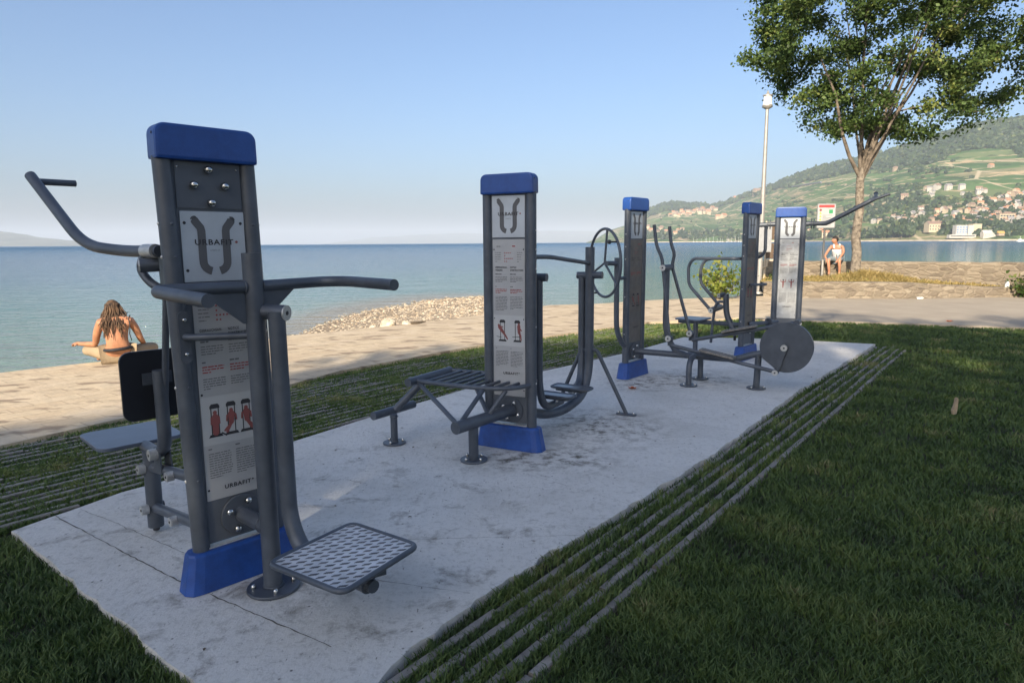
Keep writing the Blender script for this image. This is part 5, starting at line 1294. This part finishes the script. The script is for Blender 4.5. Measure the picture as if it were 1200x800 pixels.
Vh = [tuple(v.co) for v in bm.verts]; Fh = [tuple(v.index for v in f.verts) for f in bm.faces if f.calc_center_median().z > h2.z+.03 or f.calc_center_median().x > h2.x+.045 and f.calc_center_median().z > h2.z-.06]
Fb = [tuple(v.index for v in f.verts) for f in bm.faces if f.calc_center_median().z < h2.z-.055 and f.calc_center_median().x < h2.x-.0]; bm.free()
man2.scale = (.93, .93, .93)
MB().add(Vh, Fh, True).build('hair', M_DHAIR, man2, recalc=False); MB().add([(h2.x-.02+(x-h2.x)*1.02, y, z-.01) for x, y, z in Vh], Fb, True).build('beard', M_DHAIR, man2, recalc=False)
# ================================================================ far shore
def interp(P, u):
    if u <= P[0][0]: return P[0][1]
    for (a, b_), (c, d) in zip(P[:-1], P[1:]):
        if u <= c: return b_+(d-b_)*(u-a)/(c-a)
    return P[-1][1]
WZ = -.56
HOR = lambda u: 284.7-.00655*(u-600)
RID = [(686, 284.6), (697, 280.5), (715, 269.6), (731, 264.5), (750, 254.5), (761, 247.5), (777, 241), (796, 239), (809, 241.7), (820, 240.7), (831, 243), (839, 243), (844, 240), (856, 237), (867, 231.7), (893, 223), (923, 210), (956, 196.5), (992, 189), (1028, 181.5), (1046, 174), (1082, 162), (1130, 147), (1200, 136.5), (1260, 136), (1500, 140)]
YS = [(690, 3000), (850, 2600), (930, 2050), (1000, 1700), (1100, 1500), (1300, 1350), (1500, 1300)]
FBd = [(686, 283), (735, 262), (760, 253), (785, 246), (838, 243.5), (866, 233), (900, 224), (940, 212), (975, 206), (1000, 200), (1030, 196), (1060, 193), (1095, 190), (1104, 180), (1125, 176), (1150, 173), (1180, 174), (1184, 184), (1210, 178), (1500, 170)]
def hill_pt(u, s, jitter=True):
    d = ray(u, HOR(u)); k = d.x/d.y; ys = interp(YS, u); yr = ys*1.8; Y = ys+(yr-ys)*s
    dr = ray(u, interp(RID, u)); H_ = CH+dr.z/dr.y*yr-WZ
    if s <= 1: p = .05*min(1, s*12)*min(1, H_/60)+.95*s**1.12
    else: p = 1-(s-1)*.9
    z = WZ+H_*p
    if jitter and 0 < s:
        a = min(1, s*6)*min(1, H_/80)
        if s < .97: z += a*(7*mnoise.noise(Vector((k*Y*.004, Y*.004, 0)))*min(1, (1-s)*5)+2.5*mnoise.noise(Vector((k*Y*.02, Y*.02, 3)))*min(1, (1-s)*8))
        else: z += a*2.2*mnoise.noise(Vector((u*.13, 5, 3)))
    return Vector((k*Y, Y, z))
def hill_at(u, v, s0=0., s1=1.):
    best = None
    for i in range(240):
        s = s0+(s1-s0)*i/239; p = hill_pt(u, s)
        if proj(*p)[1] <= v: return p, s
    return hill_pt(u, .99), .99
NU, NS = 420, 150
V = []; cover = []
us = [680+ (1500-680)*i/NU for i in range(NU+1)]; ss = [-.02+1.3*(j/NS) for j in range(NS+1)]
for s in ss:
    for u in us:
        p = hill_pt(u, max(s, 0)); 
        if s < 0: p.z = -1.5
        V.append(tuple(p)); v = proj(*p)[1] if 0 <= s <= 1.02 else 0
        edge = interp(FBd, u)+3*mnoise.noise(Vector((u*.06, 1, 0)))
        cover.append(1. if v < edge else (.0 if s > .02 else .3))
Fs = [(j*(NU+1)+i, j*(NU+1)+i+1, (j+1)*(NU+1)+i+1, (j+1)*(NU+1)+i) for j in range(NS) for i in range(NU)]
M_HILL, n, l, b, P_ = newmat('vineyard_slopes', .95); b.inputs['Specular IOR Level'].default_value = .1
at = n.new('ShaderNodeAttribute'); at.attribute_name = 'cover'
vo = n.new('ShaderNodeTexVoronoi'); vo.inputs['Scale'].default_value = 1.; l.new(mapping(n, l, P_, .25, (.006, .0035, .045)), vo.inputs['Vector'])
bw = n.new('ShaderNodeRGBToBW'); l.new(vo.outputs['Color'], bw.inputs[0])
vr = ramp(n, [(.12, (.035, .08, .022)), (.35, (.055, .11, .03)), (.6, (.075, .14, .04)), (.8, (.12, .145, .06)), (.95, (.22, .18, .11))]); l.new(bw.outputs[0], vr.inputs[0])
sz = n.new('ShaderNodeSeparateXYZ'); l.new(P_, sz.inputs[0])
nzl = noise_(n, l, mapping(n, l, P_, 0, (.0035, .0035, .0035)), 1., 4, .6)
zz = n.new('ShaderNodeMath'); zz.operation = 'MULTIPLY_ADD'; l.new(nzl, zz.inputs[0]); zz.inputs[1].default_value = 70.; l.new(sz.outputs['Z'], zz.inputs[2])
ml = n.new('ShaderNodeMath'); ml.operation = 'PINGPONG'; l.new(zz.outputs[0], ml.inputs[0]); ml.inputs[1].default_value = 9.
line = mapr(n, l, ml.outputs[0], .9, 1.9, 1, 0)
gate = mapr(n, l, noise_(n, l, mapping(n, l, P_, 0, (.012, .012, .03)), 1., 4, .6), .44, .54)
mg = n.new('ShaderNodeMath'); mg.operation = 'MULTIPLY'; l.new(line, mg.inputs[0]); l.new(gate, mg.inputs[1])
cA = mixc(n, l, mg.outputs[0], vr.outputs[0], (.36, .28, .18))
pth = n.new('ShaderNodeTexVoronoi'); pth.feature = 'DISTANCE_TO_EDGE'; l.new(mapping(n, l, P_, .5, (.0052, .0014, .004)), pth.inputs['Vector']); pth.inputs['Scale'].default_value = 1.
cA = mixc(n, l, mapr(n, l, pth.outputs['Distance'], .006, .018, .8, 0), cA, (.42, .35, .24))
tan_ = mapr(n, l, noise_(n, l, mapping(n, l, P_, .2, (.004, .004, .05)), 1., 4, .6, .3), .61, .66)
cA = mixc(n, l, tan_, cA, (.36, .27, .16))
dk = mapr(n, l, noise_(n, l, mapping(n, l, P_, 0, (.02, .02, .04)), 1., 5, .7), .56, .64)
cA = mixc(n, l, dk, cA, (.03, .055, .018))
cA = mixc(n, l, mapr(n, l, at.outputs['Fac'], .5, .8), cA, (.022, .04, .014)); l.new(cA, b.inputs['Base Color'])
o = MB().add(V, Fs, True).build('hills', M_HILL, recalc=False); struct(o)
a_ = o.data.attributes.new('cover', 'FLOAT', 'POINT'); a_.data.foreach_set('value', np.array(cover, np.float32))
# wooded clumps
ico = bmesh.new(); bmesh.ops.create_icosphere(ico, subdivisions=1, radius=1); IV = np.array([tuple(v.co) for v in ico.verts]); IF = [tuple(v.index for v in f.verts) for f in ico.faces]; ico.free()
ico = bmesh.new(); bmesh.ops.create_icosphere(ico, subdivisions=2, radius=1); IV2 = np.array([tuple(v.co) for v in ico.verts]); IF2 = [tuple(v.index for v in f.verts) for f in ico.faces]; ico.free()
MW = leafmat('wood_foliage', [(0, (.014, .028, .012)), (.5, (.028, .05, .017)), (.85, (.055, .08, .026)), (1, (.10, .12, .04))], .1)
def blobs(name, L, m, seed, hi=False):
    rg = np.random.default_rng(seed); Vv = []; Ff = []; T_ = []; o_ = 0; iv, if_ = (IV2, IF2) if hi else (IV, IF)
    for (p, r_, h) in L:
        P = iv*(1+.28*rg.normal(size=(len(iv), 1)))*np.array([r_, r_, h])+np.array([p[0], p[1], p[2]+h*.55]); Vv.append(P)
        Ff += [tuple(i+o_ for i in f) for f in if_]; o_ += len(iv); t = np.clip(.45+.22*rg.normal(), 0, 1); T_.append(np.clip(t+.12*rg.normal(size=len(iv)), 0, 1))
    me = bpy.data.meshes.new(name); me.from_pydata(np.concatenate(Vv).tolist(), [], Ff); me.materials.append(m)
    at = me.attributes.new('tint', 'FLOAT', 'POINT'); at.data.foreach_set('value', np.concatenate(T_).astype(np.float32))
    o = bpy.data.objects.new(name, me); col.objects.link(o); return o
L = []; rg = random.Random(21)
while len(L) < 3600:
    u = rg.uniform(740, 1330); s = rg.uniform(.3, 1.02); p = hill_pt(u, s); v = proj(*p)[1]
    e = interp(FBd, u)+3*mnoise.noise(Vector((u*.06, 1, 0)))
    if v < e+1: L.append((p, rg.uniform(7, 13)*p.y/2400, rg.uniform(6, 12)*p.y/2600))
# hedges, tree rows and town gardens
def cluster(u0, u1, v0, v1, k, rmin=5, rmax=9):
    for _ in range(k):
        u = rg.uniform(u0, u1); v = rg.uniform(v0, v1); p, s = hill_at(u, v); L.append((p, rg.uniform(rmin, rmax), rg.uniform(rmin, rmax)*1.0))
cluster(1015, 1075, 218, 246, 120); cluster(1060, 1200, 232, 268, 330, 4, 8); cluster(985, 1070, 244, 262, 130); cluster(1010, 1110, 196, 204, 60)
cluster(750, 880, 271, 281, 190, 6, 12); cluster(880, 1000, 266, 280, 150, 5, 11); cluster(770, 960, 245, 270, 60, 4, 8); cluster(1100, 1200, 262, 277, 120, 5, 9)
for _ in range(34):
    u = rg.uniform(880, 1200); v = rg.uniform(interp(FBd, u)+8, 246)
    for k in range(rg.randint(3, 9)):
        p, s = hill_at(u+k*1.1, v+rg.uniform(-.5, .5)); L.append((p, rg.uniform(3, 6), rg.uniform(3, 6)))
o = blobs('hillside_woods', L, MW, 3); o['kind'] = 'stuff'; o['label'] = 'dark woods and hedges on the vineyard hillside across the lake'
# individual lakeside trees on the far shore
def far_tree(u, vb, hpx, wpx, seed, label, grp):
    p, s = hill_at(u, vb); px_m = p.y/F; h = hpx*px_m; r_ = wpx*px_m/2
    t = thing('tree', label, 'tree', tuple(p), 0, grp)
    o = blobs('crown', [((rx*r_*.45, ry*r_*.4, h*(.2+.28*rz)), r_*.62, h*.27) for rx, ry, rz in [(-.9, 0, .35), (.9, .2, .4), (0, -.5, .9), (-.4, .3, 1.3), (.5, -.2, 1.2), (0, .1, 1.7), (.2, -.7, .2), (-.5, -.6, .6)]], MW, seed, True); o.parent = t
    MB().tube([(0, 0, -1), (0, 0, h*.4)], r_*.09, 6).build('trunk', M_BARK2, t, recalc=False)
G1 = 'round trees along the far lake shore'
for i, (u, vb, h, w_) in enumerate([(945, 280.5, 9, 12), (953, 280.5, 13, 11), (1008, 280, 12, 12), (1022, 280, 13, 13), (1034, 280, 15, 13), (1046, 279.8, 16, 12), (1056, 279.5, 21, 16), (1066, 279, 17, 12), (1077, 271, 17, 11), (1110, 270, 15, 13), (1121, 262, 9, 9), (1146, 277, 8, 7), (1166, 277, 10, 9), (1192, 275, 11, 9)]):
    far_tree(u, vb, h, w_, 40+i, 'rounded green tree in the row along the far lake shore', G1)
far_tree(1076, 280.6, 9, 10, 90, 'pale yellow-green willow at the water on the far shore', None) if False else None

# houses
def wallm(nm, c): return mat(nm, c, .85, 0, .06, .2)
HW = {'cream': wallm('house_cream', (.46, .38, .26)), 'white': wallm('house_white', (.44, .41, .36)), 'tan': wallm('house_tan', (.34, .26, .18))}
HR = {'orange': wallm('roof_orange', (.42, .19, .10)), 'brown': wallm('roof_brown', (.22, .145, .105)), 'grey': wallm('roof_grey', (.22, .21, .21))}
M_WIN = mat('window_dark', (.04, .05, .06), .25)
def gable(w_, d, h, rh, mats, name='house', floors=2, cols_=3):
    mb = MB(); x, y = w_/2, d/2; e = .5
    mb.add([(-x, -y, -4), (x, -y, -4), (x, y, -4), (-x, y, -4), (-x, -y, h), (x, -y, h), (x, y, h), (-x, y, h), (-x, 0, h+rh), (x, 0, h+rh)],
           [(0, 1, 5, 4), (2, 3, 7, 6), (1, 2, 6, 9, 5), (3, 0, 4, 8, 7)], False, 0)
    for s_ in (-1, 1):
        mb.add([(-x-e, s_*(y+e), h-.3), (x+e, s_*(y+e), h-.3), (x+e, 0, h+rh+.15), (-x-e, 0, h+rh+.15), (-x-e, s_*(y+e), h), (x+e, s_*(y+e), h), (x+e, 0, h+rh+.45), (-x-e, 0, h+rh+.45)],
               [(0, 1, 2, 3), (4, 5, 6, 7), (0, 1, 5, 4), (0, 3, 7, 4), (1, 2, 6, 5)], False, 1)
    for f in range(floors):
        for c in range(cols_):
            cx = -x+w_*(c+.5)/cols_; z = h*(f+.45)/floors
            mb.box((cx, -y-.02, z+.2), (.55, .06, .75), 0, 2)
    return mb.build(name, mats)
hgeo = {}
def house(u, v, wpx, wall_, roof_, rot, label, grp, rg, hs=.62):
    key = (wall_, roof_, rg.randint(0, 1)); p, s = hill_at(u, v)
    if key not in hgeo:
        fl = 2+key[2]; o = gable(12, 9, 3.1*fl, 3.4, [HW[wall_], HR[roof_], M_WIN], 'house', fl, 3); hgeo[key] = o
    else: o = hgeo[key].copy(); col.objects.link(o)
    k = 1.3*wpx*p.y/F/12; o.location = (p.x, p.y, p.z-.3); o.scale = (k, k, k*hs/.62); o.rotation_euler = (0, 0, rot); tag(o, label, 'house', grp)
    return o
rg = random.Random(77)
def village(pts, styles, desc, grp, wr=(3.2, 5)):
    for (u, v) in pts:
        wl, rf = rg.choice(styles); house(u, v, rg.uniform(*wr), wl, rf, rg.uniform(-.6, .6), f'small {wl} walled house with {rf} roof {desc}', f'{wl} houses with {rf} roofs {grp}', rg)
def scat(k, u0, u1, v0, v1, mind=3.0, fn=None):
    P = []; t = 0
    while len(P) < k and t < 4000:
        t += 1; u, v = rg.uniform(u0, u1), rg.uniform(v0, v1)
        if fn and not fn(u, v): continue
        if all(abs(u-a)+abs(v-b_)*1.6 > mind for a, b_ in P): P.append((u, v))
    return P
st_r = [('cream', 'brown'), ('white', 'grey'), ('white', 'brown'), ('tan', 'brown'), ('white', 'orange'), ('cream', 'orange')]
village(scat(84, 1086, 1203, 226, 262, 3.6, lambda u, v: v > 250-(u-1085)*.25), st_r, 'in the lakeside town on the right', 'in the lakeside town')
village(scat(24, 1014, 1078, 246, 262, 4.0, lambda u, v: v > 262-(u-1018)*.25), st_r[:3], 'on the lower slope left of the lakeside town', 'on the lower slope')
village(scat(11, 1078, 1150, 222, 232, 5), st_r[:3], 'in the upper row above the lakeside town', 'in the upper row')
st_o = [('cream', 'orange'), ('tan', 'orange'), ('cream', 'brown')]
village(scat(26, 784, 838, 246, 254, 3.6, lambda u, v: abs(v-(254-(u-784)*.12)) < 3.2), st_o, 'in the hilltop village', 'in the hilltop village', (2.4, 3.8))
village(scat(10, 752, 800, 268, 277, 4), st_o, 'just above the water below the hilltop village', 'above the water', (2.4, 3.8))
village([(943, 276), (949, 274), (955, 277), (962, 275), (967, 277), (938, 278)], st_o[:1], 'by the water behind the information sign', 'behind the information sign', (4, 6))
village([(840, 257), (847, 255)], [('cream', 'orange')], 'alone on the vineyard slope behind the cross trainer', 'on the middle vineyard slope', (3.5, 5))
house(884, 228.8, 5.5, 'tan', 'brown', .1, 'large tan house standing on the ridge line left of the lamp post', None, rg)
house(860, 235, 4, 'tan', 'orange', .2, 'small tan house on the ridge line, farthest left on the crest', None, rg)
house(1043, 200.5, 3.6, 'tan', 'brown', .1, 'tan farmhouse right below the forest edge, behind the tree trunk', None, rg)
house(1056, 235, 5.6, 'tan', 'brown', -.5, 'long tan farm building alone above the lower slope houses', None, rg)
house(1153, 196.5, 4.2, 'tan', 'orange', .2, 'low farmhouse beneath the big rectangular vineyard', None, rg)
house(1106, 222.5, 5, 'white', 'grey', .0, 'isolated white house in the vineyards above the upper row', None, rg)
def at_u(u, v): p, s = hill_at(u, v); return p
# landmarks
p = at_u(1094, 271); k = p.y/F
villa = thing('villa', 'large cream villa with brown roof among trees, left of the white hotel', 'villa', tuple(p))
b0 = gable(19*k, 10*k, 8*k, 3*k, [HW['cream'], HR['brown'], M_WIN], 'building_body', 1, 1); b0.parent = villa
wm = MB()
for f in range(2):
    for c in range(6): wm.box((-8*k+3.2*k*c, -5.05*k, (1.8+3.4*f)*k), (.5*k, .1*k, .9*k))
wm.build('windows', M_WIN, villa)
p = at_u(1133, 279.3); k = p.y/F*.85
M_BALC = mat('balcony_blue', (.16, .24, .38), .6)
hotel = thing('hotel', 'white multi-storey waterfront hotel with blue balconies and low wings', 'hotel', tuple(p))
MB().box((-7*k, 5*k, 9*k), (8*k, 4*k, 8.5*k)).build('main_block', HW['white'], hotel)
MB().box((4.5*k, 6*k, 9*k), (4.5*k, 5*k, 8.2*k)).build('side_block', HW['white'], hotel)
MB().box((-8*k, 0, 2.3*k), (18*k, 3*k, 2.4*k)).build('low_wing', HW['white'], hotel)
MB().box((15*k, 8*k, 11*k), (6*k, 5*k, 8*k)).build('rear_block', HW['cream'], hotel)
for f in range(3):
    for c in range(4): MB().box((-13*k+4*k*c, .9*k, (8+3.3*f)*k), (1.35*k, .12*k, .95*k)).build('balcony', M_BALC, hotel)
MB().box((-8*k, -3.1*k, 2.7*k), (16.5*k, .1*k, .6*k)).build('window_band', M_WIN, hotel)
p = at_u(1178, 259); k = p.y/F
ap_ = thing('apartment_building', 'wide cream apartment building with dark window bands above the hotel', 'building', tuple(p))
MB().box((0, 3*k, 4*k), (9*k, 3*k, 4.2*k)).build('building_body', HW['cream'], ap_); MB().box((0, 3*k, 8.6*k), (9.6*k, 3.6*k, .5*k)).build('roof', HR['brown'], ap_)
for f in range(2):
    for c in range(5): MB().box((-7*k+3.4*k*c, -.1*k, (2.5+3.3*f)*k), (1.2*k, .15*k, .8*k)).build('window', M_WIN, ap_)
p = at_u(1176, 277); k = p.y/F
bh = thing('boat_house', 'low orange-roofed building by the water right of the hotel', 'building', tuple(p))
MB().box((0, 0, 1.6*k), (7.5*k, 2*k, 1.6*k)).build('building_body', HW['tan'], bh); MB().prism([(-2.8*k, 3*k), (2.8*k, 3*k), (0, 5.4*k)], -8.2*k, 8.2*k, 'x').build('roof', mat('roof_yellow', (.50, .30, .08), .8), bh)
p = at_u(1157, 278); k = p.y/F
wh_ = thing('beach_house', 'small white gabled house at the water, just right of the hotel', 'house', tuple(p)); b0 = gable(14*k, 6*k, 4*k, 3.6*k, [HW['white'], HW['white'], M_WIN], 'building_body', 1, 3); b0.parent = wh_
# viaduct / long dark building high on the slope
p0, p1 = at_u(925, 220), at_u(958, 215)
m = MB(); m.prism([(0, 0), ((p1-p0).length, 0), ((p1-p0).length, 5), (0, 5)], -4, 4, 'y').build('viaduct', mat('viaduct_grey', (.16, .16, .18), .9))
o = bpy.data.objects['viaduct']; o.location = tuple(p0+Vector((0, 0, 3))); d_ = p1-p0; o.rotation_euler = (0, -math.atan2(d_.z, math.hypot(d_.x, d_.y)), math.atan2(d_.y, d_.x)); tag(o, 'long dark viaduct gallery crossing the slope high behind the lamp post', 'viaduct')
# shore wall of the far town
m = MB(); P_w = []
for i in range(80):
    u = 745+(1330-745)*i/79; d = ray(u, HOR(u)); Y = interp(YS, u)-8; P_w.append((d.x/d.y*Y, Y))
nn = len(P_w); m.add([(x, y, -1) for x, y in P_w]+[(x, y, 2.3) for x, y in P_w]+[(x, y+14, 2.8) for x, y in P_w], [(i, i+1, nn+i+1, nn+i) for i in range(nn-1)]+[(nn+i, nn+i+1, 2*nn+i+1, 2*nn+i) for i in range(nn-1)])
tag(m.build('shore_wall', mat('shore_stone', (.42, .35, .26), .9, 0, .3, .05)), 'long pale masonry wall along the waterline of the far shore', 'wall')
# sailboats
M_HULL = mat('boat_white', (.8, .8, .78), .4)
def sailboat(k):
    o = thing('sailboat', 'white sailing boat with bare mast moored in the distant marina', 'sailboat', (0, 0, 0), 0, 'sailing boats in the distant marina')
    MB().prism([(-5, 0), (-4.4, 1.3), (4, 1.4), (6, 1.9), (5, 0)], -1.5, 1.5, 'y').build('hull', M_HULL, o)
    MB().box((0, 0, 9.5), (.2, .2, 7)).build('mast', M_HULL, o); return o
b0 = sailboat(1); rg = random.Random(31)
for i in range(20):
    o = b0 if i == 0 else copy_tree(b0); u = 814+ (884-814)*i/19+rg.uniform(-1.3, 1.3); d = ray(u, HOR(u)); Y = interp(YS, u)-rg.uniform(30, 130)
    o.location = (d.x/d.y*Y, Y, WZ-.2); s_ = rg.uniform(.8, 1.15); o.scale = (s_, s_, s_*rg.uniform(.8, 1.15)); o.rotation_euler = (0, 0, rg.uniform(-.5, .5)+1.2)
x, y, z = atY(1195.5, 284, 760)
o = thing('motorboat', 'small white motorboat alone on the water at the right edge', 'boat', (x, y, WZ))
MB().prism([(-3.4, 0), (-3.2, 1.1), (3.2, 1.3), (4.2, 1.6), (3.2, 0)], -1.2, 1.2, 'y').build('hull', M_HULL, o); MB().box((-.5, 0, 2), (1.2, .9, .9)).build('cabin', M_HULL, o); MB().box((-.5, 0, 4.3), (.1, .1, 1.6)).build('mast', M_HULL, o)

# far mountains, faded by the haze
def range_(name, prof, Y0, Y1, u0, u1, m, seed):
    V = []; nu = 200; rows = [0, .15, .35, .6, .85, 1, 1.2, 1.6]
    for s in rows:
        for i in range(nu+1):
            u = u0+(u1-u0)*i/nu; d = ray(u, HOR(u)); k = d.x/d.y; Y = Y0+(Y1-Y0)*s; dr = ray(u, interp(prof, u)); H_ = CH+dr.z/dr.y*Y1-WZ
            pz = s if s <= 1 else 1-(s-1)*1.4
            V.append((k*Y, Y, WZ-2*(s == 0)+H_*pz*(1+.10*mnoise.noise(Vector((u*.05, s*2, seed)))*(s < .98))+8*mnoise.noise(Vector((u*.1, s, seed)))*(s > 0)*min(1, H_/90)))
    Fs = [(j*(nu+1)+i, j*(nu+1)+i+1, (j+1)*(nu+1)+i+1, (j+1)*(nu+1)+i) for j in range(len(rows)-1) for i in range(nu)]
    return struct(MB().add(V, Fs, True).build(name, m, recalc=False))
M_MT = mat('far_slopes', (.05, .075, .04), .95, 0, .5, .004, c2=(.16, .16, .10))
range_('mountains', [(-1600, 262), (-900, 240), (-420, 256), (-200, 264), (0, 270.5), (30, 274.5), (46, 278), (85, 281.8), (115, 285.5), (135, 288), (140, 289)], 7500, 9000, -1600, 138, M_MT, 1)
range_('mountains', [(360, 288), (400, 283), (440, 278), (490, 275), (540, 273), (580, 274), (640, 270), (700, 271), (800, 268), (1000, 268)], 17500, 20500, 300, 1000, M_MT, 2)
M_HZ = bpy.data.materials.new('haze'); M_HZ.use_nodes = True; n = M_HZ.node_tree.nodes; l = M_HZ.node_tree.links; n.remove(n['Principled BSDF'])
pv = n.new('ShaderNodeVolumePrincipled'); pv.inputs['Color'].default_value = (.68, .75, .84, 1); pv.inputs['Density'].default_value = HAZE
pv.inputs['Anisotropy'].default_value = -.05
l.new(pv.outputs[0], n['Material Output'].inputs['Volume'])
hz = MB().box((0, 6000, 275), (26500, 21500, 277.5)).build('haze', M_HZ); hz['kind'] = 'stuff'; hz.display_type = 'WIRE'
